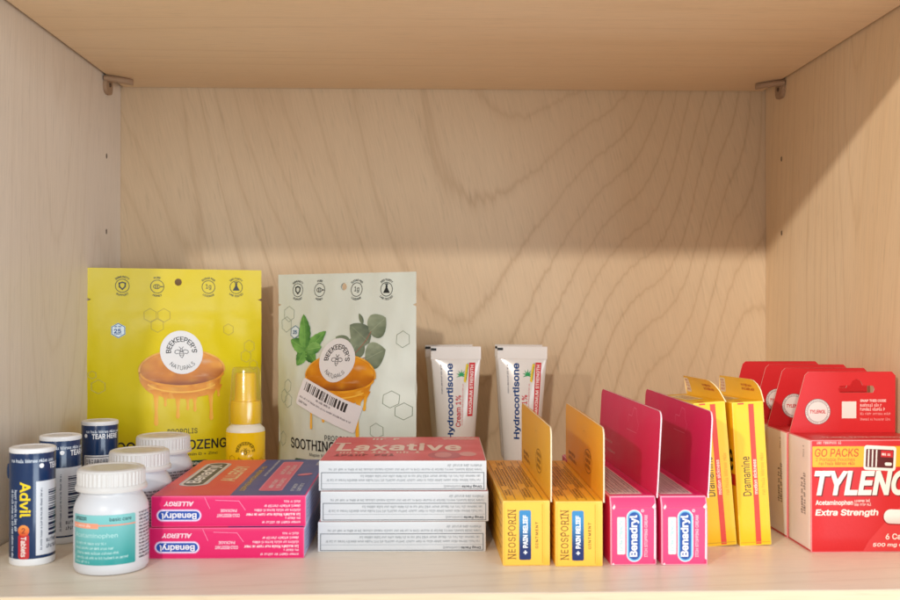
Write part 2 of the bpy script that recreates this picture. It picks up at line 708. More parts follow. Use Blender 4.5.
# ---- solids
def block_mesh(w, d, h, colours, bevel=.5, cuts=6, warp=None):
    """a carton: x centred, y from 0 (front) to d, z from 0 to h; colours by face, worn pale edges"""
    bm = bmesh.new()
    bmesh.ops.create_cube(bm, size=1)
    for v in bm.verts:
        v.co = Vector((v.co.x * w, (v.co.y + .5) * d, (v.co.z + .5) * h))
    bmesh.ops.subdivide_edges(bm, edges=bm.edges[:], cuts=cuts, use_grid_fill=True)
    sharp = [e for e in bm.edges if len(e.link_faces) == 2 and e.calc_face_angle(0) > 1]
    bmesh.ops.bevel(bm, geom=sharp, offset=bevel, segments=2, profile=.5, affect='EDGES', clamp_overlap=False)
    bm.normal_update()
    g = Geo()
    g.v = [tuple(v.co) for v in bm.verts]
    bm.verts.index_update()
    for f in bm.faces:
        n = f.normal
        ax = max(range(3), key=lambda i: abs(n[i]))
        key = (('right', 'left'), ('back', 'front'), ('top', 'bottom'))[ax][0 if n[ax] > 0 else 1]
        c = colours.get(key, colours['all'])
        if abs(n[ax]) < .97:
            c = colours.get('edge', c)
        g.f.append(tuple(v.index for v in f.verts))
        g.c.append([c] * len(f.verts))
        g.m.append(0)
    bm.free()
    return g

def bulge(w, d, h, ax=0.0, ay=0.0, az=0.0, seed=0, wob=.12):
    def f(p):
        x, y, z = p
        cx = math.cos(math.pi * max(-.5, min(.5, x / w)))
        cy = math.cos(math.pi * max(-.5, min(.5, y / d - .5)))
        cz = math.cos(math.pi * max(-.5, min(.5, z / h - .5)))
        q = Vector((x, y, z)) / 28 + Vector((seed * 3.1, seed * 1.7, seed * 2.3))
        return (x + ax * (x / (w / 2)) * cy * cz + wob * noise.noise(q),
                y + ay * ((y - d / 2) / (d / 2)) * cx * cz + wob * noise.noise(q + Vector((9, 0, 0))),
                z + az * ((z - h / 2) / (h / 2)) * cx * cy)
    return f

def faces_of(w, d, h, warp):
    k = warp or (lambda p: p)
    return {'front': lambda u, v, e: (lambda p: (p[0], p[1] - e, p[2]))(k((u - w / 2, 0, v))),
            'top': lambda u, v, e: (lambda p: (p[0], p[1], p[2] + e))(k((u - w / 2, v, h))),
            'left': lambda u, v, e: (lambda p: (p[0] - e, p[1], p[2]))(k((-w / 2, d - u, v))),
            'right': lambda u, v, e: (lambda p: (p[0] + e, p[1], p[2]))(k((w / 2, u, v)))}

def grid(n, L):
    return [L * i / n for i in range(1, n)]

def plate(outline, place, t, face_col, edge_col, back_col=None, holes=(), us=None, vs=None):
    """a thin sheet cut to an outline: front at height 0, back at -t"""
    loops = [list(outline)] + [list(hh) for hh in holes]
    flat = [p for lp in loops for p in lp]
    tri = tessellate_polygon([[Vector((p[0], p[1], 0)) for p in lp] for lp in loops])
    sh = cut_shape((flat, [tuple(x) for x in tri]), us, vs)
    g = Geo()
    g.add([place(u, v, 0) for u, v in sh[0]], sh[1], face_col)
    g.add([place(u, v, -t) for u, v in sh[0]], [tuple(reversed(f)) for f in sh[1]], back_col or face_col)
    for lp in loops:
        n = len(lp)
        g.add([place(u, v, 0) for u, v in lp] + [place(u, v, -t) for u, v in lp],
              [(i, (i + 1) % n, n + (i + 1) % n, n + i) for i in range(n)], edge_col)
    return g

def lathe(prof, n=64, rib=None):
    """prof: (r, z, colour); rib: (z0, z1, count, depth) makes a knurled band"""
    g = Geo()
    v, f, c = [], [], []
    for r, z, cc in prof:
        for k in range(n):
            a = 2 * math.pi * k / n
            q = r
            if rib and rib[0] <= z <= rib[1]:
                q = r - rib[3] * (1 if (k * rib[2] * 2 // n) % 2 else 0)
            v.append((q * math.sin(a), -q * math.cos(a), z))
    for i in range(len(prof) - 1):
        for k in range(n):
            j = (k + 1) % n
            f.append((i * n + k, i * n + j, (i + 1) * n + j, (i + 1) * n + k))
            c.append(prof[i + 1][2])
    if prof[0][0] > 1e-6:
        f.append(tuple(reversed(range(n))))
        c.append(prof[0][2])
    if prof[-1][0] > 1e-6:
        o = (len(prof) - 1) * n
        f.append(tuple(range(o, o + n)))
        c.append(prof[-1][2])
    return g.add(v, f, c)

def on_cyl(r):
    return lambda u, v, e: ((r + e) * math.sin(u / r), -(r + e) * math.cos(u / r), v)

# ================================================================== the cupboard
XL, XR, ZT, YF = -218.8, 258.9, 285.2, -315.0
def slab(x0, x1, y0, y1, z0, z1, mats, pick, bev=.6, origin=None):
    """a board; pick(normal) chooses the material"""
    bm = bmesh.new()
    bmesh.ops.create_cube(bm, size=1)
    for v in bm.verts:
        v.co = Vector(((x0 + x1) / 2 + v.co.x * (x1 - x0), (y0 + y1) / 2 + v.co.y * (y1 - y0), (z0 + z1) / 2 + v.co.z * (z1 - z0)))
    bmesh.ops.bevel(bm, geom=bm.edges[:], offset=bev, segments=2, profile=.5, affect='EDGES')
    bm.normal_update()
    bm.verts.index_update()
    g = Geo()
    g.v = [tuple(v.co) for v in bm.verts]
    for f in bm.faces:
        g.f.append(tuple(v.index for v in f.verts))
        g.c.append([WB] * len(f.verts))
        g.m.append(pick(f.normal))
    bm.free()
    return g

cab = thing('wooden_cabinet', 'pale birch plywood cupboard bay whose plain back and sides surround the medicine', 'cabinet', (0, 0, 0))
T = 18
slab(XL - T, XR + T, 0, 12, -60, 360, [M_BACK], lambda n: 0).build('back_panel', [M_BACK], cab)
slab(XL - T, XL, YF, -.4, -60, 360, 0, lambda n: 1 if n.y < -.7 else 0).build('side_panel', [M_SIDE_L, M_EDGE], cab)
slab(XR, XR + T, YF, -.4, -60, 360, 0, lambda n: 1 if n.y < -.7 else 0).build('side_panel', [M_SIDE_R, M_EDGE], cab)

up = slab(XL + 1.9, XR - 1.9, YF + 3, -1.0, ZT, ZT + T, 0, lambda n: 1 if n.y < -.7 else 0).build('shelf_board', [M_UP, M_EDGE])
tag(up, 'upper birch shelf board roofing the bay, seen from beneath, resting on two brown corner clips', 'shelf', 'birch shelf boards')
lo = slab(XL + 1.2, XR - 1.0, YF + .6, -.8, -T, 0, 0, lambda n: 1 if n.y < -.7 else 0, .9).build('shelf_board', [M_LOW, M_EDGE])
tag(lo, 'lower birch shelf board with pale front edge carrying all the medicine boxes and bottles', 'shelf', 'birch shelf boards')

CLIP, CLIPD = C('#A68A70'), C('#5E4734')
def shelf_clip(side):
    """a soft brown corner clip: one tongue up against the shelf, one down the side panel"""
    xw = XL if side < 0 else XR
    s = -side                                   # direction into the bay
    g = Geo()
    # tongue under the shelf: a curved finger reaching towards the back corner
    pts = []
    n = 12
    for i in range(n + 1):
        t = i / n
        x = xw + s * (1.0 + 15.5 * t)
        y = -41 + 13 * t ** 1.4
        wd = 7.0 * (1 - .35 * t) * (1 if i < n else .45)
        pts.append((x, y, wd))
    v, f = [], []
    for x, y, wd in pts:
        for k in range(8):
            a = 2 * math.pi * k / 8
            v.append((x, y + wd * math.cos(a) * .62, ZT - 2.3 + 2.2 * math.sin(a)))
    for i in range(n):
        for k in range(8):
            f.append((i * 8 + k, i * 8 + (k + 1) % 8, i * 8 + 8 + (k + 1) % 8, i * 8 + 8 + k))
    f += [tuple(range(8)), tuple(range(n * 8, n * 8 + 8))]
    g.add(v, f, CLIP)
    # tongue down the panel
    out = rrect_pts(-43.5, ZT - 12.5, -28.5, ZT - 1.0, 5.4, 6)
    pl = plate(out, lambda u, vv, e: (xw + s * (2.6 + e), u, vv), 2.5, CLIP, CLIPD)
    g.add(pl.v, pl.f, CLIP)
    o = g.build('shelf_clip', M_RUBBER, cab, smooth=50)
    sc = lathe([(0, 0, CLIPD), (1.5, 0, CLIPD), (1.5, .5, CLIPD), (1.0, .9, CLIPD), (0, .9, CLIPD)], 16)
    mtx = Matrix.Rotation(R(90 * s), 4, 'Y')
    sc.v = [tuple(mtx @ Vector(p) + Vector((xw + s * 2.5, -35.5, ZT - 6))) for p in sc.v]
    sc.build('screw', M_RUBBER, o)
shelf_clip(-1)
shelf_clip(1)

HOLE_SHADE = C('#33241A')  # painted shade: solid dark plugs stand in for open peg holes
for xw, s in ((XL, 1), (XR, -1)):
    for z in (229.8, 176.8):
        ph = lathe([(0, -3, HOLE_SHADE), (1.2, -3, HOLE_SHADE), (1.2, .15, HOLE_SHADE), (.9, .25, HOLE_SHADE), (0, -.2, HOLE_SHADE)], 20)
        mtx = Matrix.Rotation(R(90 * s), 4, 'Y')
        ph.v = [tuple(mtx @ Vector((p[0] * 1.5, p[1], p[2])) + Vector((xw, -34.5, z))) for p in ph.v]
        ph.build('peg_hole_shade', M_RUBBER, cab)

# ================================================================== shared artwork
def bee(k=1.0, w=.34):
    """line drawing of a bee, about 10 mm wide at k = 1"""
    body = [(0, -4.2), (-1.1, -3.1), (-1.6, -1.6), (-1.3, -.2), (0, .3), (1.3, -.2), (1.6, -1.6), (1.1, -3.1)]
    sh = [stroke(body, w, True), stroke([(-1.25, -1.15), (1.25, -1.15)], w * .8), stroke([(-1.15, -2.3), (1.15, -2.3)], w * .8)]
    for s in (-1, 1):
        sh.append(stroke([(s * .75, .35), (s * 2.6, 1.5), (s * 4.6, .9), (s * 5.0, -.4), (s * 3.9, -1.3), (s * 2.0, -1.0)], w))
        sh.append(stroke([(s * .45, 2.2), (s * .9, 3.1), (s * 1.7, 3.6)], w))
    sh.append(stroke(ell_pts(.95, .85, 14, cy=1.3), w, True))
    return xf(merge(*sh), 0, 0, 0, k, k)

def beekeeper_mark(k, sx=1.0):
    """ring of lettering round the bee, radius about 14 at k = 1"""
    a = arc(text("BEEKEEPER'S", w=28, h=3.5, bold=.025), 8.6, True)
    b = arc(text('NATURALS', w=17, h=2.7, bold=0), 10.3, False)
    return xf(merge(a, b, xf(bee(.92, .42), 0, .2)), 0, 0, 0, k * sx, k)

def badge(kind, up, down):
    rr = 4.5
    out = [ring(rr, .42), arc(text(up, h=1.45, bold=.03), rr + 1.7, True), arc(text(down, h=1.45, bold=.03), rr + 1.7 + .2, False)]
    if kind == 'shield':
        out.append(stroke([(-2, 1.8), (0, 2.4), (2, 1.8), (1.8, -.6), (0, -2.4), (-1.8, -.6)], .9, True))
    elif kind == 'bee':
        out.append(xf(merge(stroke(ell_pts(2.2, 1.5, 16), .4, True), stroke([(-.6, -1.2), (-.6, 1.2)], .5), stroke([(.7, -1.2), (.7, 1.2)], .5), stroke([(2.5, 0), (4.2, 0)], .7)), -.3, 0))
    elif kind == 'gram':
        out.append(text('1g', w=3.9, h=4.2, bold=.01))
    else:
        out.append(merge(fill([(-.7, 3.0), (.7, 3.0), (.7, 1.0), (2.6, -2.4), (-2.6, -2.4), (-.7, 1.0)]), rect(-1.4, 3.2, 1.4, 3.8)))
    return merge(*out)

def bowl(pr, cx, cy, w, layer, drips):
    """printed glass dish of honey seen a little from above: back rim, dark honey, lit front wall and drips"""
    rx, up, lo, dp = w / 2, w * .25, w * .165, w * .325
    dk, o1, o2, o3, o4 = C('#7A3A0A'), C('#A85A0C'), C('#D88618'), C('#F0A828'), C('#F8CC58')
    def clampc(t):
        return max(0, min(1, t))
    top = [(cx + rx * math.cos(R(a)), cy + up * math.sin(R(a))) for a in range(0, 181, 8)]
    low = [(cx - rx * (1 - .09 * math.sin(R(a / 2))) * math.cos(R(a)), cy - dp * math.sin(R(a)) ** .62 * (1 + .02 * math.sin(a * .21))) for a in range(6, 180, 6)]
    def cw(u, v):
        a, t = (u - cx) / rx, clampc((cy - v) / dp)
        n = noise.noise(Vector((a * 3.5, t * 1.6, 3.0)))
        c = mixc(o1, o2, clampc(.35 + t * 1.1 + n * .5))
        c = mixc(c, o3, clampc(n * 1.1 + t * .9 - .35))
        return mixc(c, o4, clampc(1.6 * noise.noise(Vector((a * 6, t * 2, 9))) - .25 + .2 * t))
    pr.put(fill(top + low), cw, layer)
    for dx, wd, ln, y0 in drips:
        x = cx + dx
        p = [(x - wd * 1.9, y0 + 3), (x - wd * .75, y0 - 1), (x - wd * .42, y0 - ln * .6)]
        p += [(x + wd * .62 * math.cos(R(a)), y0 - ln + wd * .9 * math.sin(R(a))) for a in range(180, 361, 30)]
        p += [(x + wd * .42, y0 - ln * .6), (x + wd * .75, y0 - 1), (x + wd * 1.9, y0 + 3)]
        pr.put(fill(p), lambda u, v, y0=y0, ln=ln, x=x, wd=wd: mixc(mixc(o2, o3, clampc((y0 + 3 - v) / 6)), o4, clampc(.25 + (u - x) / wd * .6) * clampc((y0 - v) / 4)), layer + 1)
    inner = [(cx + rx * .955 * math.cos(R(a)), cy + (up * .9 if a <= 180 else lo) * math.sin(R(a))) for a in range(0, 360, 6)]
    def ch(u, v):
        a, q = (u - cx) / rx, (v - cy)
        b = q / up if q > 0 else q / lo
        n = noise.noise(Vector((a * 2.6, b * 1.1, 7)))
        n2 = noise.noise(Vector((a * 7, b * 2.2, 17)))
        c = mixc(o2, o1, clampc(.35 - b * .7 + n * .7))
        c = mixc(c, dk, clampc((-b - .55) * 1.8 + n2 * .3))
        c = mixc(c, o3, clampc(n2 * .9 + abs(a) * .5 - .35 + .3 * max(0, b)))
        return mixc(c, C('#D9B08A'), clampc(1.3 * noise.noise(Vector((a * 4 - 1.7, b * 4, 23))) - .30) * (1 if a > .1 else .3))
    pr.put(fill(inner), ch, layer + 2)
    rim = [(cx + rx * .985 * math.cos(R(a)), cy + up * .955 * math.sin(R(a))) for a in range(-4, 185, 6)]
    pr.put(stroke(rim, w * .02), lambda u, v: mixc(o2, o4, clampc(.35 + .5 * noise.noise(Vector((u * .2, v * .2, 4))))), layer + 3)
    lip = [(cx + rx * .965 * math.cos(R(a)), cy - w * .012 + lo * 1.02 * math.sin(R(a))) for a in range(184, 357, 6)]
    pr.put(stroke(lip, w * .022), lambda u, v: mixc(o3, o2, clampc(.5 + noise.noise(Vector((u * .25, v * .2, 6))))), layer + 4)
    pr.put(stroke([(cx + rx * .90 * math.cos(R(a)), cy - w * .075 + lo * 1.04 * math.sin(R(a))) for a in range(205, 331, 6)], w * .016), mixc(o3, o4, .5), layer + 4)

# ================================================================== the two pouches
def pouch(root, W, H, T, body, seed, side_skew):
    notch = H - 21
    hole = (0.5, H - 9.0, 2.5)
    us = sorted(set([-W / 2, -W / 2 + 3, W / 2 - 3, W / 2, -3.4 + hole[0], 3.4 + hole[0]] +
                    [k * 3.2 for k in range(-30, 31) if abs(k * 3.2) < W / 2 - 4 and not -4.4 < k * 3.2 - hole[0] < 4.4]))
    vs = sorted(set([0, H, notch - 1, notch, notch + 1, hole[1] - 3.4, hole[1] + 3.4] +
                    [k * 3.0 for k in range(1, 60) if k * 3.0 < H - 1.5 and abs(k * 3.0 - notch) > 2 and not -4.4 < k * 3.0 - hole[1] < 4.4]))
    def front(u, v):
        a = min(1, abs(2 * u / W))
        seam = max(0, 1 - a ** 2.4) ** .85
        g = max(0, min(1, (H - 32 - v) / 62))
        g = g * g * (3 - 2 * g)
        g *= 1 - .18 * max(0, 1 - v / 22) ** 2
        b = T * g * seam
        b += 3.2 * max(0, 1 - a ** 2) * max(0, min(1, (H - v) / 40))              # the whole sheet bows a little
        q = Vector((u / 15, v / 26, seed))
        k = 1.15 if v < H - 34 else .5
        b += k * noise.noise(q) + .5 * k * noise.noise(q * 2.3 + Vector((4, 4, 0)))
        # soft dents running in from the sides and up from the base
        b -= 1.5 * g * math.exp(-((v - 52 - .35 * u) / 7) ** 2) * max(0, a - .35)
        b -= 1.2 * g * math.exp(-((v - 88 + .25 * u) / 6) ** 2) * max(0, a - .4)
        # zip ridge
        b += .55 * math.exp(-((v - (H - 33.5)) / 1.1) ** 2) + .45 * math.exp(-((v - (H - 36.8)) / 1.0) ** 2)
        return -b
    def back(u, v):
        a = min(1, abs(2 * u / W))
        g = max(0, min(1, (H - 32 - v) / 62))
        return .5 + .35 * T * g * max(0, 1 - a ** 2.4)
    def edge(u, v):
        x = u
        if abs(u) > W / 2 - .01 and abs(v - notch) < .01:
            x = u - math.copysign(2.6, u)
        return x
    g = Geo()
    nu, nv = len(us), len(vs)
    iu, iv = us.index(-3.4 + hole[0]), vs.index(hole[1] - 3.4)
    for fn, flip in ((front, False), (back, True)):
        v = [(edge(u, w), fn(u, w), w) for w in vs for u in us]
        f = []
        for j in range(nv - 1):
            for i in range(nu - 1):
                if (i, j) == (iu, iv):
                    continue
                q = (j * nu + i, j * nu + i + 1, (j + 1) * nu + i + 1, (j + 1) * nu + i)
                f.append(tuple(reversed(q)) if flip else q)
        g.add(v, f, body)
        # ring round the hang hole
        v, f = [], []
        for k in range(16):
            a = math.pi * 2 * k / 16
            m = 3.4 / max(abs(math.cos(a)), abs(math.sin(a)))
            for r in (m, hole[2]):
                u, w = hole[0] + r * math.cos(a), hole[1] + r * math.sin(a)
                v.append((u, fn(u, w), w))
        for k in range(16):
            a, b = 2 * k, 2 * ((k + 1) % 16)
            f.append((a, b, b + 1, a + 1))
        g.add(v, f, body)
    # close the sides, top and base
    for u in (us[0], us[-1]):
        v = [(edge(u, w), front(u, w), w) for w in vs] + [(edge(u, w), back(u, w), w) for w in vs]
        g.add(v, [(j, j + 1, nv + j + 1, nv + j) for j in range(nv - 1)], body)
    for w in (0, H):
        v = [(u, front(u, w), w) for u in us] + [(u, back(u, w), w) for u in us]
        g.add(v, [(i, i + 1, nu + i + 1, nu + i) for i in range(nu - 1)], body)
    g.build('bag', M_FILM, root, smooth=60)
    from bisect import bisect_right
    memo = {}
    def node(i, j):
        if (i, j) not in memo:
            memo[(i, j)] = front(us[i], vs[j])
        return memo[(i, j)]
    def sheet(u, v, e):
        i = max(0, min(nu - 2, bisect_right(us, u) - 1))
        j = max(0, min(nv - 2, bisect_right(vs, v) - 1))
        a, b = (u - us[i]) / (us[i + 1] - us[i]), (v - vs[j]) / (vs[j + 1] - vs[j])
        y = (node(i, j) * (1 - a) + node(i + 1, j) * a) * (1 - b) + (node(i, j + 1) * (1 - a) + node(i + 1, j + 1) * a) * b
        return (u, y - e, v)
    return Print(sheet, us[1:-1], vs[1:-1], .05, .12)

# yellow pouch: print coordinates measured on a 169 x 190 grid of the front, turned into mm here
YEL = thing('lozenge_pouch', 'yellow stand-up lozenge pouch with honey bowl picture in the back left corner', 'pouch', (-165.5, -51, 0), 24.3, 'stand-up lozenge pouches')
YW, YH = 117.5, 150
def ya(px, py):
    """where a mark sits on the yellow sheet (mm), from its place across and down the sheet"""
    return ((px - 175.5) * .70, 150 - (py - 270) * .695)
pr = pouch(YEL, YW, YH, 15, C('#DFCB0C', .96), 1.0, 0)
for x, y, k, a, b in ((123.5, 287, 'shield', 'IMMUNITY', 'SUPPORT'), (156, 287.5, 'bee', 'PURE', 'HONEY'),
                      (205.5, 287.5, 'gram', 'SUGAR PER', 'LOZENGE'), (233.5, 287.5, 'lab', '3RD PARTY', 'LAB TESTED')):
    q = Print(pr.place, pr.us, pr.vs, .05, .10)
    q.put(xf(badge(k, a, b), 0, 0, 0, .98, .98), INK, 1, ya(x, y))
    q.build('badge', M_FILM, YEL)
def yprint():
    return Print(pr.place, pr.us, pr.vs, .05, .10)
p2 = yprint()
HEX = C('#B9A51A', .9)
for x, y, r in ((149, 315.5, 4.6), (162, 315.5, 4.6), (155.5, 325.5, 4.6), (225, 330, 3.9), (246, 347, 4.3), (242, 357, 4.3), (101, 383, 4.6), (250, 366, 3.4), (96, 372, 2.6)):
    p2.put(hexa(r, .38), HEX, 1, ya(x, y))
p2.build('honeycomb_print', M_FILM, YEL)
p3 = yprint()
cx, cy = ya(177.5, 369)
bowl(p3, cx, cy, 58, 1, ((-18.5, 2.2, 19, cy - 15), (-12.5, 1.5, 5, cy - 17), (-4.5, 2.0, 12, cy - 18), (2, 1.6, 7, cy - 18), (6.8, 1.8, 8, cy - 18), (18, 2.2, 16, cy - 16), (23.5, 1.5, 4, cy - 13)))
p3.build('honey_picture', M_FILM, YEL)
p4 = yprint()
p4.put(disc(14.3, 14.5, 48), C('#EAEAEA', .95), 7, ya(177.2, 351.5))
p4.put(beekeeper_mark(1.02), INK, 8, ya(177.2, 351.5))
p4.build('logo', M_FILM, YEL)
p5 = yprint()
p5.put(text('PROPOLIS', w=19.5, h=3.5, bold=.012, space=1.1), INK, 2, ya(175.5, 427))
p5.put(text('SOOTHING LOZENGES', w=87, h=6.7, bold=.024), INK, 2, ya(171, 440.5))
p5.put(text('Maple Milk, Vitamin D + Zinc', w=46, h=2.3, bold=.01), INK, 2, ya(177, 450))
p5.put(rrect(-13, -2.2, 11.5, 2.2, 2.2), C('#1F4A3A'), 2, ya(184, 459))
for q in (-5, 5):
    p5.put(greek(9, 1, 2.4, 5 + q), C('#E5E5D5'), 3, (ya(184, 459)[0] + q - 5, ya(184, 459)[1] + 1.2))
p5.build('lettering', M_FILM, YEL)
p6 = yprint()
hx = [(5.2 * math.cos(R(30 + 60 * k)), 5.2 * math.sin(R(30 + 60 * k))) for k in range(6)]
p6.put(fill(hx), C('#DDEBF0'), 1, ya(119.5, 330))
p6.put(hexa(4.7, .5), C('#2E6E9E'), 2, ya(119.5, 330))
p6.put(text('25', w=4.6, h=3.0, bold=.05), C('#1D4F8C'), 2, ya(118.8, 330.5))
p6.put(greek(5, 1, 1.6, 4), C('#1D4F8C'), 2, (ya(119.5, 330)[0] - 2.4, ya(119.5, 330)[1] + 3.4))
p6.put(greek(5, 1, 1.6, 5), C('#1D4F8C'), 2, (ya(119.5, 330)[0] - 2.4, ya(119.5, 330)[1] - 1.6))
p6.build('dose_badge', M_FILM, YEL)

# pale green pouch, turned the other way
GRN = thing('lozenge_pouch', 'pale green stand-up lozenge pouch with mint leaves and a crooked barcode sticker', 'pouch', (-50, -72.5, 0), -34.1, 'stand-up lozenge pouches')
GW, GH = 116, 146.5
def ga(px, py):
    t = (px - 279) / 137.0
    t = t * (1 - .10 * (1 - t))                   # the right side stands nearer, so it looks wider
    return ((t - .5) * GW + 3.0 + 6.5 * max(0, min(1, (py - 290) / 60)) * min(1, t * 3) * min(1, (1 - t) * 3), 146.5 - (py - 275) * .685)
pr = pouch(GRN, GW, GH, 13, C('#D3D9CE', .98), 5.0, 0)
GI = C('#25292A')
for x, y, k, a, b in ((298.5, 291, 'shield', 'IMMUNITY', 'SUPPORT'), (323, 291, 'bee', 'PURE', 'HONEY'),
                      (360.5, 291, 'gram', 'SUGAR PER', 'LOZENGE'), (388, 291, 'lab', '3RD PARTY', 'LAB TESTED')):
    q = Print(pr.place, pr.us, pr.vs, .05, .10)
    q.put(badge(k, a, b), GI, 1, ga(x, y))
    q.build('badge', M_FILM, GRN)
def gprint():
    return Print(pr.place, pr.us, pr.vs, .05, .10)
p2 = gprint()
for x, y, r in ((288, 315, 5.4), (285, 325.5, 5.4), (401, 338, 5.4), (292, 387, 4.8), (287.5, 397, 4.8), (295, 401, 4.8), (401, 394, 5.4), (409, 405, 5.4), (382.5, 423.5, 5.0), (285, 440, 5.0)):
    hu, hv = ga(x, y)
    p2.put(hexa(r, .36), C('#8E9A88'), 1, (min(hu, GW / 2 - r - 1.2 - (7.5 if y == 394 else 0)), hv))
p2.build('honeycomb_print', M_FILM, GRN)
p3 = gprint()
def leaf(x0, y0, x1, y1, wd, c1, c2, layer, notch=0):
    a, b = Vector(ga(x0, y0)), Vector(ga(x1, y1))
    d = b - a
    n = Vector((-d.y, d.x)).normalized() * wd
    L, Rr = [], []
    for i in range(13):
        t = i / 12
        k = math.sin(math.pi * t ** .8) ** .75
        ser = 1 + notch * (.06 if i % 2 else -.03)
        L.append(tuple(a + d * t + n * k * ser))
        Rr.append(tuple(a + d * t - n * k * ser))
    def cc(u, v):
        s = (Vector((u, v)) - a).dot(n.normalized()) / wd
        q = noise.noise(Vector((u * .35, v * .35, 2)))
        return mixc(c1, c2, max(0, min(1, .5 + .45 * s + .5 * q)))
    p3.put(fill(L[:-1] + [tuple(b)] + list(reversed(Rr))[1:-1]), cc, layer)
    p3.put(stroke([tuple(a + d * .06), tuple(a + d * .9)], .3), mixc(c1, c2, 1.25), layer + 1)
MG1, MG2 = C('#2F6B2E'), C('#7DB35A')
EG1, EG2 = C('#66735C'), C('#97A288')
leaf(307, 350, 304.5, 315, 5.6, MG1, MG2, 7, 1)
leaf(308, 352, 327.5, 331.5, 4.8, MG1, MG2, 5, 1)
leaf(308, 350, 291, 341, 4.8, MG1, MG2, 5, 1)
leaf(307, 350, 301, 366, 5.2, MG1, MG2, 3, 1)
leaf(309, 350, 324, 347, 4.2, C('#3C7A3A'), C('#8BBB66'), 9, 1)
leaf(308, 350, 320, 362, 4.5, C('#2A5E2A'), C('#6FA650'), 3, 1)
leaf(352, 346, 337, 337, 4.5, EG1, EG2, 3)
leaf(352, 356, 362, 336, 8.2, EG1, EG2, 3)
leaf(369, 342, 352, 325, 7.4, C('#5E6A5A'), C('#8B967C'), 5)
leaf(369, 332, 386, 318, 8.6, EG1, EG2, 5)
leaf(366, 358, 385, 348, 9.0, EG1, EG2, 3)
leaf(364, 324, 361, 314, 1.6, C('#5E6A5A'), C('#7B866C'), 3)
p3.put(stroke([ga(352, 360), ga(366, 340), ga(371, 331)], .6), C('#9A6A5A'), 8)
p3.put(stroke([ga(356, 360), ga(366, 356)], .6), C('#9A6A5A'), 8)
p3.build('leaf_picture', M_FILM, GRN)
p7 = gprint()
cx, cy = ga(344.5, 374)
bowl(p7, cx, cy, 58, 9, ((-19, 1.9, 19, cy - 15), (-8, 1.7, 12, cy - 17), (3, 1.8, 10, cy - 18), (18.5, 2.2, 22, cy - 15), (23, 1.8, 8, cy - 12)))
p7.build('honey_picture', M_FILM, GRN)
p4 = gprint()
lx, ly = ga(341, 359)
p4.put(disc(14.6, 14.4, 48), C('#E6E2E0', .95), 15, (lx, ly))
p4.put(beekeeper_mark(1.02), INK, 16, (lx, ly))
p4.build('logo', M_FILM, GRN)
p5 = gprint()
p5.put(text('PROPOLIS', w=21.5, h=3.6, bold=.012, space=1.1), INK, 2, ga(349, 433))
p5.put(text('SOOTHING LOZENGES', w=86, h=7.2, bold=.024), INK, 2, ga(347, 441.5))
p5.put(text('Maple Milk, Mint + Eucalyptus', w=46, h=2.6), INK, 2, ga(347, 451))
p5.put(rrect(-36, -2.6, -4, 2.4, 2.4), C('#3F5A40'), 2, ga(344, 459.5))
p5.build('lettering', M_FILM, GRN)
p6 = gprint()
p6.put(fill([(4.4 * math.cos(R(30 + 60 * k)), 4.4 * math.sin(R(30 + 60 * k))) for k in range(6)]), C('#DCE6E6'), 1, ga(295.5, 333))
p6.put(hexa(4.4, .5), C('#5C7C90'), 11, ga(295.5, 333))
p6.put(text('25', w=3.6, h=2.8, bold=.04), C('#44688A'), 11, ga(295.5, 333))
p6.build('dose_badge', M_FILM, GRN)
# the price sticker: its own sheet, stuck on crooked
sx, sy = ga(336.8, 402)
SR = -18.5
st = Print(pr.place, pr.us, pr.vs, .05, .95)
st.put(rrect(-27.2, -9.2, 27.2, 9.2, 2.0), C('#E9E3E4', .96), 0, (sx, sy), SR)
so = st.build('barcode_sticker', M_CARD, GRN)
s2 = Print(pr.place, pr.us, pr.vs, .05, .95)
def on_st(x, y):
    c, s = math.cos(R(SR)), math.sin(R(SR))
    return (sx + c * x - s * y, sy + s * x + c * y)
s2.put(barcode(41, 5.8, 3, 32), C('#3A3434'), 1, on_st(-23.4, 1.6), SR)
s2.put(greek(14, 1, 2.2, 8), C('#6B6468'), 1, on_st(-9, 1.0), SR)
s2.put(greek(48, 1, 2.2, 9, .48, align='full'), C('#7C757A'), 1, on_st(-25, -2.2), SR)
s2.put(greek(10, 1, 2.2, 10), C('#6B6468'), 1, on_st(-25, -5.2), SR)
s2.build('barcode', M_CARD, so)

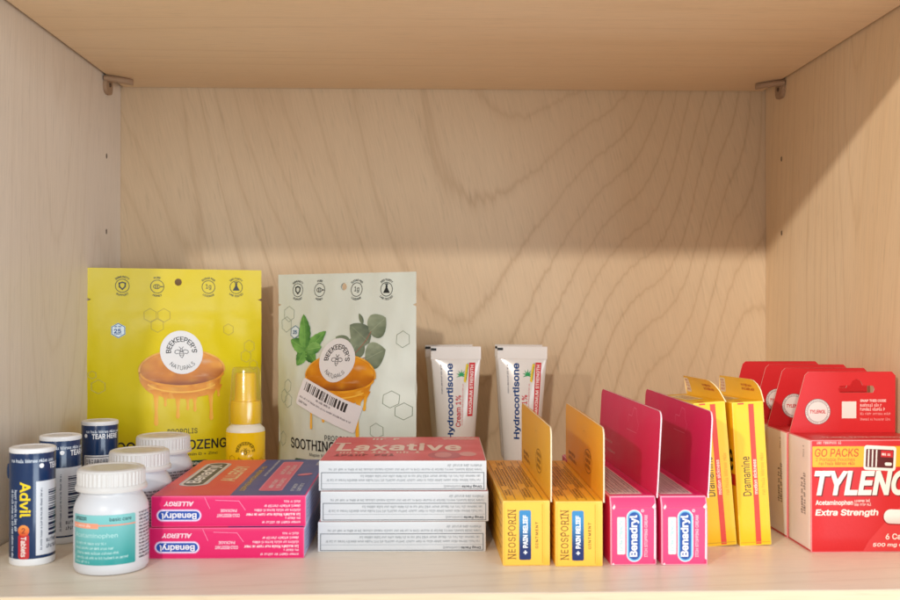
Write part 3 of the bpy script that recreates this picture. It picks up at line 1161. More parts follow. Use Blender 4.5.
# ================================================================== hydrocortisone tubes
def cream_tube():
    root = thing('cream_tube', 'tmp', 'cream tube', (0, 0, 0), 0, 'white hydrocortisone cream tubes')
    a_top, zc = 17.0, 88.0
    def half(z):                                  # half width and half depth of the tube at height z
        if z > zc:
            return 17.2, .75
        t = max(0, min(1, (z - 18) / (zc - 18)))
        return 11.9 + 4.9 * t, 11.9 * (1 - t) ** .8 + .75
    zs = [14, 16, 18, 22, 28, 36, 44, 52, 60, 68, 75, 80, 84, 87.3, 88, 88.01, 89, 90, 91, 92, 93, 94, 95, 96, 97]
    n = 48
    v, f, c = [], [], []
    W1, W2 = C('#DDD9D4', .96), C('#E4E0DB', .96)
    for z in zs:
        if z < 18:
            a = b = 9.5 if z < 16 else 11.2
        else:
            a, b = half(z)
        if z >= 88.01:
            b = .8 + (.18 if int(z) % 2 else -.12)
        for k in range(n):
            t = 2 * math.pi * k / n
            ct, s_ = math.cos(t), math.sin(t)
            e = .35 if z > zc else 1.0
            v.append((a * math.copysign(abs(s_) ** (e if z > zc else 1), s_), -b * math.copysign(abs(ct) ** e, ct), z))
    for i in range(len(zs) - 1):
        for k in range(n):
            j = (k + 1) % n
            f.append((i * n + k, i * n + j, (i + 1) * n + j, (i + 1) * n + k))
            c.append(W1 if zs[i] < 88 else W2)
    f.append(tuple(range((len(zs) - 1) * n, len(zs) * n)))
    c.append(W2)
    f.append(tuple(reversed(range(n))))
    c.append(W1)
    Geo().add(v, f, c).build('tube_body', M_LABEL, root, smooth=40)
    lathe([(8.6, 0, WHITE), (9.3, .6, WHITE), (9.0, 14.6, WHITE), (8.2, 15.4, WHITE), (0, 15.4, WHITE)], 48, (.6, 14.6, 24, .35)).build('cap', M_PLASTIC, root, smooth=30)
    def place(u, v, e):
        a, b = half(v)
        x = u * a / a_top
        return (x, -(b * math.sqrt(max(0, 1 - (x / a) ** 2)) + e), v)
    us, vs = [k * 1.5 for k in range(-11, 12)], [k * 4.0 for k in range(4, 25)]
    p = Print(place, us, vs, .04, .10)
    p.put(text('Hydrocortisone', w=51, h=6.2, bold=.045), C('#123F7C'), 1, (-4.0, 60), 90)
    p.build('lettering', M_LABEL, root)
    p = Print(place, us, vs, .04, .10)
    RD = C('#C4202C')
    p.put(text('Cream 1%', w=21, h=4.2, bold=.03), RD, 1, (1.9, 53.5), 90)
    p.put(greek(28, 1, 1.4, 3), C('#D88084'), 1, (4.6, 44), 90)
    p.put(greek(20, 1, 1.8, 6, .5), C('#77747A'), 1, (-11.2, 65), 90)
    p.put(greek(16, 1, 2.4, 12), C('#25324A'), 1, (8.0, 20), 90)
    p.build('small_print', M_LABEL, root)
    p = Print(place, us, vs, .04, .10)
    p.put(rect(-18, -2.1, 18, 2.1), C('#C9202B'), 1, (11.4, 68), 90)
    p.put(text('MAXIMUM STRENGTH', w=33, h=2.4, bold=.035), C('#F0E4E0'), 2, (11.4, 68), 90)
    p.build('strength_band', M_LABEL, root)
    p = Print(place, us, vs, .04, .10)
    for k in range(7):
        a = R(-25 + k * 38)
        p.put(fill([(-.75 * math.sin(a), .75 * math.cos(a)), (4.0 * math.cos(a), 4.0 * math.sin(a)), (.75 * math.sin(a), -.75 * math.cos(a))]), C('#1F9A57'), 1 + k % 3, (4.0, 77.6))
    p.put(fill([(-6.5, -.8), (5.8, -1.2), (6.3, .7), (-5.8, 1.0)]), C('#E2C522'), 4, (7.3, 79), 84)
    p.put(greek(12, 1, 1.3, 5), C('#3C6A30'), 5, (6.8, 74), 84)
    p.build('aloe_mark', M_LABEL, root)
    # the dark registration mark at the corner of the crimp
    g = plate(rrect_pts(-17.1, 94.2, -13.3, 95.8, .1, 1), lambda u, v, e: (u, -1.25 + (-e), v), .3, C('#141414'), C('#141414'))
    g.build('seal_mark', M_LABEL, root)
    return root
tube = cream_tube()
tube['label'] = 'front tube of the hydrocortisone pair standing just behind the laxative boxes'
tube.location = (25.2 * S, -58 * S, 0)
tube.rotation_euler = (0, 0, R(-2))
dup(tube, 'rear tube mostly hidden by its twin behind the laxative boxes', (22.4, -21, 0), 3, (1.0, -.6))
dup(tube, 'front tube of the hydrocortisone pair standing behind the first ointment box flap', (69.6, -56, 0), -3, (0, .8))
dup(tube, 'rear tube mostly hidden by its twin behind the ointment box flap', (70.6, -21, 0), 2, (1.0, .6))

# ================================================================== spray bottle
def spray_bottle():
    root = thing('spray_bottle', 'small yellow throat spray bottle under a clear cap before the yellow pouch', 'spray bottle', (-114.6, -76, 0), 14)
    Y = C('#F6C80E', .98)
    WT = C('#EFE9DA', .95)
    lathe([(10.5, 0, WT), (12.2, .8, WT), (12.6, 2.5, WT), (12.6, 42.5, WT), (12.2, 44, WT), (10.6, 45.6, WT), (9.4, 46.4, WT), (9.2, 48.5, WT), (0, 48.5, WT)], 56).build('bottle', M_PLASTIC, root, smooth=35)
    lathe([(12.72, 5, Y), (12.72, 42.0, Y)], 56).build('label', M_LABEL, root, smooth=180)
    lathe([(9.4, 47, Y), (9.9, 47.4, Y), (9.9, 61, Y), (9.5, 61.8, Y), (7.4, 62.2, Y), (7.0, 63, Y), (6.8, 79, Y), (6.2, 80.4, Y), (0, 80.6, Y)], 56, (47.4, 61, 28, .18)).build('nozzle', M_PLASTIC, root, smooth=30)
    g = Geo()
    n = 56
    prof = [(10.9, 47.2), (10.9, 60), (10.3, 62), (9.0, 82), (8.2, 84), (0, 84.3)]
    pr_ = lathe([(r, z, WHITE) for r, z in prof], n)
    co = pr_.build('clear_cap', M_CLEAR, root, smooth=40)
    p = Print(on_cyl(12.72), [k * .9 for k in range(-20, 21)], None, .04, .08)
    p.put(xf(beekeeper_mark(.62), 0, 0), C('#2A2416'), 1, (-1.2, 30))
    p.put(hexa(2.4, .3), C('#B08A0A'), 1, (6.5, 22))
    p.put(hexa(2.4, .3), C('#B08A0A'), 1, (10.3, 22.8))
    p.put(hexa(2.4, .3), C('#B08A0A'), 1, (-10.5, 25))
    p.put(greek(14, 3, 2.6, 4, align='c'), C('#2A2416'), 1, (-8, 18))
    p.build('logo', M_LABEL, root)
    return root
spray_bottle()

# ================================================================== blue pill vials
NAVY = C('#0E2D57')
def vial(label, loc, rz, marks):
    root = thing('pill_vial', label, 'pill vial', loc, rz, 'blue pill vials with white caps')
    r, H = 10.5, 55.5
    W = C('#E9E9EA', .97)
    lathe([(9.6, 0, W), (10.4, .6, W), (10.55, 1.4, W), (10.5, 4.0, W), (10.3, 5, W), (10.3, H - 2, W), (0, H - 2, W)], 64).build('tube', M_PLASTIC, root, smooth=35)
    lathe([(r, 3.6, NAVY), (r + .03, 4.0, NAVY), (r + .03, H - 1.7, NAVY), (r - .1, H - 1.4, NAVY)], 64).build('label', M_LABEL, root, smooth=180)
    cap = lathe([(r - .3, H - 2.4, W), (r + .15, H - 1.2, W), (r + .1, H + .3, W), (r - .5, H + .7, W), (r - 1.6, H + .75, W), (r - 2.0, H + .45, W), (0, H + .45, W)], 64)
    co = cap.build('cap', M_PLASTIC, root, smooth=28)
    lid = Print(lambda u, v, e: (u, v, H + .5 + e))
    lid.put(ring(5.6, .5), C('#DADADC'), 1)
    lid.put(text('PUSH', w=7, h=2.0, bold=.02), C('#D2D2D6'), 1, (0, 0), 12)
    lid.build('moulded_lettering', M_PLASTIC, co)
    # thumb tab at the seam of the shrink label
    tb = lathe([(0, -4, NAVY), (1.7, -3.4, NAVY), (2.3, -1.5, NAVY), (2.3, 1.5, NAVY), (1.7, 3.4, NAVY), (0, 4, NAVY)], 16)
    tb.v = [(p[0] * .55 - r * .985, p[1] * .8 + 2.0, p[2] + 44.5) for p in tb.v]
    tb.build('tear_tab', M_LABEL, root, smooth=60)
    us = [k * .8 for k in range(-30, 31)]
    def cyl():
        return Print(on_cyl(r + .03), us, None, .03, .05)
    LT = C('#D9E2EE')
    p = cyl()
    p.put(greek(22, 1, 2.0, 3, .62), LT, 1, (-9 + marks['shift'], 51.2))
    p.put(disc(1.15, 1.15, 20), C('#F2F4F8'), 1, (marks['dot'], 47.9))
    p.put(text('TEAR HERE', w=16, h=2.9, bold=.04), C('#EEF1F6'), 1, (marks['dot'] + 12.2, 47.6))
    p.build('tear_lettering', M_LABEL, root)
    u0 = marks['panel']
    p = cyl()
    PW = C('#E2E4EA', .95)
    v0, v1 = marks.get('span', (5.2, 40.5))
    p.put(rect(u0, v0, u0 + 17.5, v1), PW, 1)
    DK = C('#2A3550')
    if marks['kind'] == 'barcode':
        p.put(barcode(23, 9.0, 11, 25), DK, 2, (u0 + 15.2, v1 - 26.5), 90)
        p.put(greek(30, 1, 1.7, 15, .45), C('#4A5468'), 2, (u0 + 1.7, v1 - 33), 90)
        p.put(greek(11, 2, 3.0, 21, .55), C('#70757F'), 2, (u0 + 5.0, v0 + 8.2))
    else:
        p.put(rect(u0 + .8, v0 + .8, u0 + 16.7, v1 - .8), DK, 2)
        p.put(rect(u0 + 1.2, v0 + 1.2, u0 + 16.3, v1 - 1.2), PW, 3)
        p.put(greek(v1 - v0 - 4, 9, 1.65, 25, .6, 'full'), DK, 4, (u0 + 1.5, v0 + 2), 90)
    p.build('data_panel', M_LABEL, root)
    if marks.get('brand') is not None:
        b = marks['brand']
        p = cyl()
        YL = C('#F2D21B')
        p.put(text('Advil', w=17, h=5.2, bold=.035), YL, 1, (b, 32.0), -90)
        p.put(greek(34, 1, 2.0, 31, .6), C('#C9D3E2'), 1, (b - 6.2, 36.5), -90)
        p.put(greek(20, 1, 2.0, 33, .6), C('#C9D3E2'), 1, (b - 4.0, 36.5), -90)
        p.put(rrect(-5.9, -2.6, 5.9, 2.6, 1.2), C('#C0242C'), 1, (b - .7, 9.6), -90)
        p.put(text('Tablets', w=9.6, h=2.6, bold=.03), C('#F4E9E2'), 2, (b - .7, 9.6), -90)
        p.put(disc(2.7, 2.7, 24), lambda u, v: mixc(C('#D8451C'), C('#F29A4A'), max(0, min(1, .5 + (v - 17.3) / 5))), 2, (b - .7, 17.3))
        p.put(text('2', h=2.6, bold=.02), C('#8A2A12'), 3, (b - .7, 17.3))
        p.build('brand_lettering', M_LABEL, root)
    return root
vial('nearest blue pill vial, showing upright yellow brand lettering at the far left', (-188.0, -253, 0), 20, {'shift': -2, 'dot': 4.2, 'panel': 1.6, 'kind': 'barcode', 'brand': -3.3})
vial('middle blue pill vial of the three, its striped barcode panel facing forward', (-190.1, -208, 0), 20, {'shift': 1, 'dot': .6, 'panel': -2.6, 'kind': 'barcode', 'span': (4.6, 40.0)})
vial('rearmost blue pill vial, in front of the yellow pouch corner', (-191.0, -138, 0), 20, {'shift': 0, 'dot': -9.3, 'panel': -10.5, 'kind': 'facts', 'span': (6, 36.5)})

# ================================================================== white pill bottles
def pill_bottle(label, loc, rz, front):
    root = thing('pill_bottle', label, 'pill bottle', loc, rz, 'white ribbed-cap pill bottles')
    W = C('#D6D7DB', .98)
    CW = C('#D8D5D2', .98)
    r = 17.1
    lathe([(14.5, 0, W), (16.2, .5, W), (17.0, 2.0, W), (r, 3.2, W), (r, 28.0, W), (16.9, 30.0, W), (16.2, 32.2, W), (15.1, 34.2, W), (14.2, 35.6, W), (13.8, 36.6, W), (13.8, 39.6, W), (0, 39.6, W)], 72).build('bottle', M_PLASTIC, root, smooth=40)
    cap = lathe([(15.0, 37.6, CW), (16.3, 37.9, CW), (16.5, 39.0, CW), (15.9, 40.4, CW), (15.6, 40.5, CW), (15.6, 46.6, CW), (15.5, 46.7, CW), (15.1, 47.6, CW), (14.0, 48.1, CW), (12.9, 48.1, CW), (12.5, 47.7, CW), (0, 47.7, CW)], 180, (40.45, 46.65, 45, .32))
    co = cap.build('cap', M_PLASTIC, root, smooth=28)
    lid = Print(lambda u, v, e: (u, v, 47.7 + e), step=.05)
    BG = C('#DCD2C8')
    lid.put(arc(text('PUSH DOWN & TURN', h=2.0, bold=.02), 8.6, True), BG, 1)
    lid.put(arc(text('CLOSE TIGHTLY', h=2.0, bold=.02), 8.6, False), BG, 1)
    lid.put(xf(stroke([(-4, 0), (3, 0), (1.2, 1.6)], .7), 0, 0), BG, 1)
    lid.build('moulded_lettering', M_PLASTIC, co)
    us = [k * 1.1 for k in range(-48, 49)]
    p = Print(on_cyl(r), us, None, .035, .07)
    u0, u1 = front - 20, front + 12.2
    t1, t2 = C('#7FC4C4'), C('#2E9A98')
    p.put(rrect(u0, 5.2, u1, 28.2, .7), lambda u, v: mixc(t2, t1, max(0, min(1, (v - 6) / 20 + (front - u) / 90))), 1)
    p.build('label', M_LABEL, root)
    p = Print(on_cyl(r), us, None, .035, .07)
    p.put(text('amazon', w=7.4, h=1.7, bold=.03), C('#1E3A40'), 2, (u0 + 5.4, 26.4))
    p.put(text('basic care', w=10, h=1.7, bold=.02), C('#24464C'), 2, (u1 - 7.2, 26.2))
    p.put(rrect(u0, 22.0, u0 + 15, 24.4, .2), C('#F09A78'), 2)
    p.put(rect(u0 + 15.0, 23.2, u1, 23.8), C('#E8927A'), 2)
    p.put(greek(11, 1, 1.7, 4), C('#F6DCD0'), 3, (u0 + 1.2, 24.0))
    p.put(text('Acetaminophen', w=22, h=2.6, bold=.01), C('#B4DEDC'), 2, (u0 + 12.6, 18.6))
    p.put(greek(20, 2, 2.2, 7, .42), C('#B4DCDA'), 2, (u0 + 2, 16.2))
    p.put(greek(26, 2, 2.2, 8, .42), C('#B4DCDA'), 2, (u0 + 3, 11.8))
    p.put(greek(9, 1, 2.0, 9, .5), C('#A5D4D2'), 2, (u0 + 2, 7.6))
    p.build('label_lettering', M_LABEL, root)
    p = Print(on_cyl(r), us, None, .035, .07)
    BK = C('#3A3E46')
    p.put(greek(26, 14, 1.6, 14, .5, 'full'), BK, 1, (front + 14.5, 28.5))
    p.put(greek(22, 13, 1.7, 15, .5), BK, 1, (front - 48, 28))
    p.build('side_print', M_LABEL, root)
    return root
pill_bottle('nearest white pill bottle with the teal label facing forward', (-146.2, -265.5, 0), 17, -1.0)
pill_bottle('middle white pill bottle of the row, only cap and shoulder showing beside pink boxes', (-149.0, -206.5, 0), 17, -19)
pill_bottle('rearmost white pill bottle, its cap covering part of the yellow pouch lettering', (-152.0, -143.5, 0), 15, -20)

# ================================================================== allergy tablet boxes (lying flat, two high)
def oval_logo(p, w, h, layer, rim, fillc, txt, at, rot, txtw=.78, txth=.62, bold=.035):
    """rounded badge with a rim and the brand name"""
    p.put(rrect(-w / 2, -h / 2, w / 2, h / 2, h / 2, 10), rim[0], layer, at, rot)
    k = h * .07
    p.put(rrect(-w / 2 + k, -h / 2 + k, w / 2 - k, h / 2 - k, h / 2 - k, 10), rim[1], layer + 1, at, rot)
    k = h * .15
    p.put(rrect(-w / 2 + k, -h / 2 + k, w / 2 - k, h / 2 - k, h / 2 - k, 10), fillc, layer + 2, at, rot)
    p.put(text(txt, w=w * txtw, h=h * txth, bold=bold), C('#F3F1F4', .98), layer + 3, at, rot)

PINK = C('#E21D68')
def allergy_box():
    root = thing('allergy_tablet_box', 'tmp', 'medicine box', (0, 0, 0), 0, 'flat pink allergy tablet boxes')
    w, d, h = 76, 119, 15.25
    wp = bulge(w, d, h, .35, .3, .35, 2)
    blue = C('#39447E')
    block_mesh(w, d, h, {'all': PINK, 'right': C('#CDD2EC'), 'top': PINK, 'edge': C('#EE5C92')}, .45, 6).build('carton', M_CARD, root, smooth=30, warp=wp)
    F = faces_of(w, d, h, wp)
    gx, gy, gz = grid(7, w), grid(7, d), grid(7, h)
    LP = C('#F6C9DA')
    p = Print(F['front'], gx, gz)
    oval_logo(p, 22.2, 6.1, 1, (C('#E9A6D8'), C('#EBE8F6')), C('#1A4FB0'), 'Benadryl', (13.8, 5.7), 180)
    p.build('logo', M_CARD, root)
    p = Print(F['front'], gx, gz)
    p.put(text('ALLERGY', w=14.8, h=2.3, bold=.045, shear=.18), C('#F6DCE6'), 1, (13.6, 11.4), 180)
    p.put(text('COLD RESISTANT', w=11.3, h=1.7, bold=.04), LP, 1, (38, 5.6), 180)
    p.put(text('PACKAGE', w=8, h=1.5, bold=.04), LP, 1, (38.2, 8.0), 180)
    for k, (ww, vv, lh, cc) in enumerate(((19, 1.4, 1.6, LP), (8, 3.4, 1.6, LP), (27.5, 5.2, 1.75, C('#FBE6EE')), (23, 7.4, 1.6, LP), (18, 9.5, 1.6, LP), (8.5, 11.6, 1.6, LP))):
        p.put(greek(ww, 1, lh, 20 + k, .62, 'full'), cc, 1, (73.3, vv), 180)
    p.put(stroke([(26.3, 14.6), (29.0, 8.9)], .28), C('#F48DB4'), 1)
    p.put(stroke([(31.6, 13.1), (43.2, 12.7), (46.4, 8.2)], .28), C('#F48DB4'), 1)
    p.build('end_lettering', M_CARD, root)
    # the large face: reflected wood and sheen are painted into its print colours
    p = Print(F['top'], gx, gy)
    p.put(rect(1.0, .5, 38.6, d - .6), lambda u, v: mixc(C('#E6405A'), C('#F0684E'), max(0, min(1, v / d))), 1)
    p.put(rect(38.6, .5, w - .6, d - .6), C('#46519A'), 1)
    p.put(rect(w - 3.0, .5, w - .6, d - .6), C('#4E5AA2'), 2)
    p.put(rrect(50.5, 12, 62.5, d - 10, 2.5), C('#F08CA4'), 3)
    p.put(rrect(51.2, 12.7, 61.8, d - 10.7, 2.2), C('#E8688A'), 4)
    p.build('face_print', M_CARD, root)
    p = Print(F['top'], gx, gy)
    oval_logo(p, 80, 15, 3, (C('#C4CBD8'), C('#E6DCD8')), C('#46505F'), 'Benadryl', (13.5, 66), 90)
    p.build('face_logo', M_CARD, root)
    p = Print(F['top'], gx, gy)
    p.put(text('ALLERGY', w=52, h=8.2, bold=.04), C('#F0CFA8'), 3, (29.5, 66), 90)
    p.put(text('DIPHENHYDRAMINE HCl', w=78, h=2.6, bold=.02), C('#D8B03C'), 3, (42.2, 52), 90)
    p.put(greek(60, 1, 2.2, 33), C('#D8DDEA'), 3, (46, 56), 90)
    p.put(greek(30, 2, 3.6, 34, .6), C('#F2D2D6'), 5, (53.8, 20), 90)
    p.put(greek(34, 2, 3.6, 35, .6), C('#F2D2D6'), 5, (53.8, 62), 90)
    p.put(disc(5.2, 2.6, 24), C('#E67A92'), 5, (68.5, 62), 50)
    p.put(greek(24, 2, 3.2, 36, .6), C('#D8DDEA'), 3, (66, 12), 90)
    p.put(greek(14, 1, 3.2, 37, .6), C('#D8DDEA'), 3, (70, 96), 90)
    p.build('face_lettering', M_CARD, root)
    p = Print(F['right'], gy, gz)
    p.put(rect(2, 1.6, d - 2, h - 1.6), C('#A9B4DE'), 1)
    for k in range(3):
        p.put(rect(4 + k * 38, 2.4, 38 + k * 38, h - 2.4), C('#C3CBEA'), 2)
        p.put(greek(32, 5, 2.0, 50 + k, .5, 'full'), C('#7C88B8'), 3, (5 + k * 38, h - 2.6))
    p.build('facts_panel', M_CARD, root)
    return root
al = allergy_box()
al['label'] = 'lower pink allergy tablet box, lying directly on the shelf beneath its twin'
al.location = (-94.7 * S, -249.8 * S, 0)
al.rotation_euler = (0, 0, R(-.5))
dup(al, 'upper pink allergy tablet box, its red and navy top face exposed', (-94.0, -248.8, 15.5), -.3)

# ================================================================== laxative boxes (three high)
def laxative_box():
    root = thing('laxative_box', 'tmp', 'medicine box', (0, 0, 0), 0, 'stacked white laxative boxes')
    w, d, h = 85, 94, 15.2
    wp = bulge(w, d, h, .3, .25, .3, 6)
    WH = C('#D3D6DA', .98)
    block_mesh(w, d, h, {'all': WH, 'top': C('#CE3B46'), 'bottom': WH, 'edge': C('#DCDDDE')}, .45, 6).build('carton', M_CARD, root, smooth=30, warp=wp)
    F = faces_of(w, d, h, wp)
    gx, gy, gz = grid(7, w), grid(7, d), grid(7, h)
    GY = C('#A3A8AD')
    p = Print(F['front'], gx, gz)
    fr = C('#6A7076')
    x0, x1, y0, y1, t = 1.4, 83.6, .8, 9.2, .36
    p.put(stroke([(x0, y0), (x1, y0), (x1, y1), (x0, y1)], t, True), fr, 1)
    p.put(rect(x0 + t, 3.55, x1 - t, 3.75), C('#A4A9AE'), 1)
    p.put(text('Drug Facts', w=10, h=1.55, bold=.045), C('#4B5056'), 1, (77.4, 2.2), 180)
    p.put(text('(continued)', w=8.6, h=1.6), C('#7D8288'), 1, (67.6, 2.2), 180)
    p.put(greek(78, 1, 1.9, 3, .52, 'full'), GY, 1, (81.8, 4.5), 180)
    p.put(greek(62, 1, 1.9, 4, .52, 'full'), GY, 1, (81.8, 6.6), 180)
    p.put(greek(78, 1, 1.9, 5, .52, 'full'), GY, 1, (82.6, 9.9), 180)
    p.put(greek(18, 1, 1.8, 6, .62, 'full'), GY, 1, (82.6, 12.0), 180)
    p.build('facts_panel', M_CARD, root)
    p = Print(F['top'], gx, gy)
    p.put(rect(.6, .6, w - .6, d - .6), lambda u, v: mixc(C('#D84658'), C('#E87880'), max(0, min(1, .5 + .8 * noise.noise(Vector((u / 30, v / 18, 1)))))), 1)  # red print; its pinker wash puts the glossy lid's reflection into the colour
    PK = C('#E2A9A4')
    for k in range(6):
        a = .3 + k
        p.put(fill([(62 + 3 * k, d - 6 - 3 * (k % 3)), (66 + 3 * k, d - 3), (69 + 3 * k, d - 9 - 2 * (k % 2)), (64 + 3 * k, d - 14)]), PK, 2 + k % 3)
    p.put(fill(ell_pts(9, 13, 24, cx=64, cy=18)), C('#C2606E'), 2)
    p.put(fill(ell_pts(4.5, 9, 24, cx=63, cy=19)), C('#D88C90'), 3)
    p.put(fill(ell_pts(4.5, 8, 24, cx=76, cy=22)), C('#DFA0A0'), 3)
    p.build('face_print', M_CARD, root)
    p = Print(F['top'], gx, gy)
    p.put(serif('Laxative', 68, 30, .045, .10, 1.08), C('#F0D9CF'), 5, (39, 48))
    p.put(greek(32, 1, 9, 12, .62), C('#8E2A34'), 5, (6, 22))
    p.put(greek(46, 1, 9, 13, .6), C('#E9C2B8'), 5, (8, 31))
    p.put(greek(18, 1, 11, 14, .6), C('#EFD8CE'), 5, (22, 88))
    p.build('face_lettering', M_CARD, root)
    return root
lx = laxative_box()
lx['label'] = 'bottom white laxative box of three, resting on the shelf'
lx.location = (-8.6 * S, -238.4 * S, 0)
lx.rotation_euler = (0, 0, R(-.9))
dup(lx, 'middle white laxative box, sandwiched in the stack and shifted right', (-7.3, -238.8, 15.45), -1.3)
dup(lx, 'top white laxative box, its red lid with big lettering visible', (-8.2, -238.3, 30.9), -1.2)

# ================================================================== boxes lying on their side with a standing flap
def side_flap(root, w, d, h, z1, y0, y1, x, face, edge, lean0=0.0, rad=4, thick=.6):
    """hang flap standing along the right edge of the top face"""
    out = rrect_pts(y0, h - 1.2, y1, z1, rad, 6)
    out = [p for p in out if p[1] > h + rad * .2] + [(y0, h - .8), (y1, h - .8)]
    # keep the outline in order: up one side, over, down the other
    cy = (y0 + y1) / 2
    out.sort(key=lambda p: math.atan2(p[1] - (h + z1) / 2, p[0] - cy))
    def place(u, v, e):
        q = lean0 * (v - h)
        bow = .7 * math.sin(math.pi * (u - y0) / (y1 - y0)) * (v - h) / (z1 - h)
        return (x - e + q + bow, u, v)
    us = [y0 + (y1 - y0) * k / 8 for k in range(1, 8)]
    vs = [h + (z1 - h) * k / 4 for k in range(1, 4)]
    plate(out, place, thick, face, edge, face, (), us, vs).build('hang_flap', M_CARD, root, smooth=40)
    return place, us, vs

def ointment_box():
    root = thing('ointment_box', 'tmp', 'medicine box', (0, 0, 0), 0, 'yellow ointment boxes with standing flaps')
    w, d, h = 22.8, 130, 31.2
    GOLD, GOLD2 = C('#F2B021'), C('#F0B02A')
    wp = bulge(w, d, h, .25, .3, .2, 11)
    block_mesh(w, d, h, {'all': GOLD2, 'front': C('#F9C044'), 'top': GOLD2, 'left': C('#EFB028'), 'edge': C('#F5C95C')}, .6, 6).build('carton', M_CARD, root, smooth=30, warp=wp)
    F = faces_of(w, d, h, wp)
    gx, gy, gz = grid(7, w), grid(7, d), grid(7, h)
    BR = C('#5B3A18')
    # the end flap: a panel folded over the front, with its slit near the right edge
    fl = plate(rrect_pts(.9, .7, 19.8, h - .6, .8, 3), lambda u, v, e: F['front'](u, v, .32 + e),   .3, C('#FBC348'), C('#DFA02A'), us=gx, vs=gz)
    fo = fl.build('end_flap', M_CARD, root)
    on_flap = lambda u, v, e: F['front'](u, v, .32 + e)
    p = Print(on_flap, gx, gz)
    p.put(serif('NEOSPORIN', 23.2, 3.5, 0.0, .07, 1.08), BR, 1, (4.4, 15.2), 90)
    p.put(text('OINTMENT', w=12.6, h=1.35, bold=.02, space=1.25), BR, 1, (16.4, 14.8), 90)
    p.put(rect(19.0, 1.5, 19.2, h - 1.5), C('#C98A1A'), 1)
    p.build('lettering', M_CARD, root)
    p = Print(on_flap, gx, gz + [9, 12, 14.5, 16.5, 18.5])
    b0, b1 = C('#112A66'), C('#3A8CC4')
    p.put(rrect(7.9, 3.0, 13.6, 26.8, .8), lambda u, v: mixc(b0, b1, max(0, min(1, (v - 10) / 12))), 1)
    p.put(text('PAIN RELIEF', w=15.6, h=2.3, bold=.055), C('#F2F4F8', .98), 2, (10.85, 16.6), 90)
    p.put(merge(rect(-.9, -.28, .9, .28)), C('#F2F4F8'), 2, (10.85, 6.6), 90)
    p.put(merge(rect(-.28, -.9, .28, -.29), rect(-.28, .29, .28, .9)), C('#F2F4F8'), 2, (10.85, 6.6), 90)
    p.build('relief_panel', M_CARD, root)
    # long lines of facts on the top and left faces
    p = Print(F['top'], gx, gy)
    for x in (2.2, 6.6, 11.2, 15.6, 19.6):
        p.put(rect(x - .18, 3, x + .18, d - 6), C('#8A5A10'), 1)
    for k, (x, y, L) in enumerate(((4.2, 40, 60), (8.6, 30, 74), (13.2, 46, 60), (17.4, 36, 70), (4.2, 14, 16), (13.2, 8, 26), (8.6, 108, 14))):
        p.put(greek(L, 2, 1.7, 60 + k, .58), C('#7A4E12'), 1, (x - 1.5, y), 90)
    p.build('facts_print', M_CARD, root)
    p = Print(F['left'], gy, gz)
    for z in (5, 10.4, 15.6, 21, 26.2):
        p.put(rect(4, z - .16, d - 3, z + .16), C('#C08418'), 1)
        p.put(greek(d - 12, 1, 2.2, int(z * 7), .55), C('#9A6A18'), 1, (6, z + 3.4))
    p.build('side_print', M_CARD, root)
    place, us, vs = side_flap(root, w, d, h, 66, .6, d + .5, w / 2 + .35, C('#F6B934'), C('#F2E3C4'), .0, 4.5)
    p = Print(lambda u, v, e: place(-u, v, e), [-a for a in us], vs)
    EM = C('#A8700E')
    p.put(stroke(ell_pts(13, 6, 30), .5, True), EM, 1, (-48, 43))
    p.put(xf(greek(18, 3, 3.0, 70, .6, 'c'), 0, 0), C('#9C6A14'), 1, (-57, 47.6))
    p.build('emblem', M_CARD, root)
    p = Print(lambda u, v, e: place(-u, v, e), [-a for a in us], vs)
    p.put(greek(30, 2, 3.0, 71, .6), C('#9C6A14'), 1, (-118, 40))
    p.build('flap_print', M_CARD, root)
    p = Print(lambda u, v, e: place(-u, v, e), [-a for a in us], vs)
    p.put(stroke(ell_pts(4.5, 2.4, 18, 0, 180), .25), C('#D0941E'), 1, (-62, 55))
    p.build('hang_hole_line', M_CARD, root)
    return root
oi = ointment_box()
oi['label'] = 'yellow ointment box with standing flap, directly right of the laxative stack'
oi.location = (51.4 * S, -268.4 * S, 0)
oi.rotation_euler = (0, 0, R(.4))
dup(oi, 'yellow ointment box with standing flap, touching the pink cream boxes', (76.4, -270.6, 0), -.3)

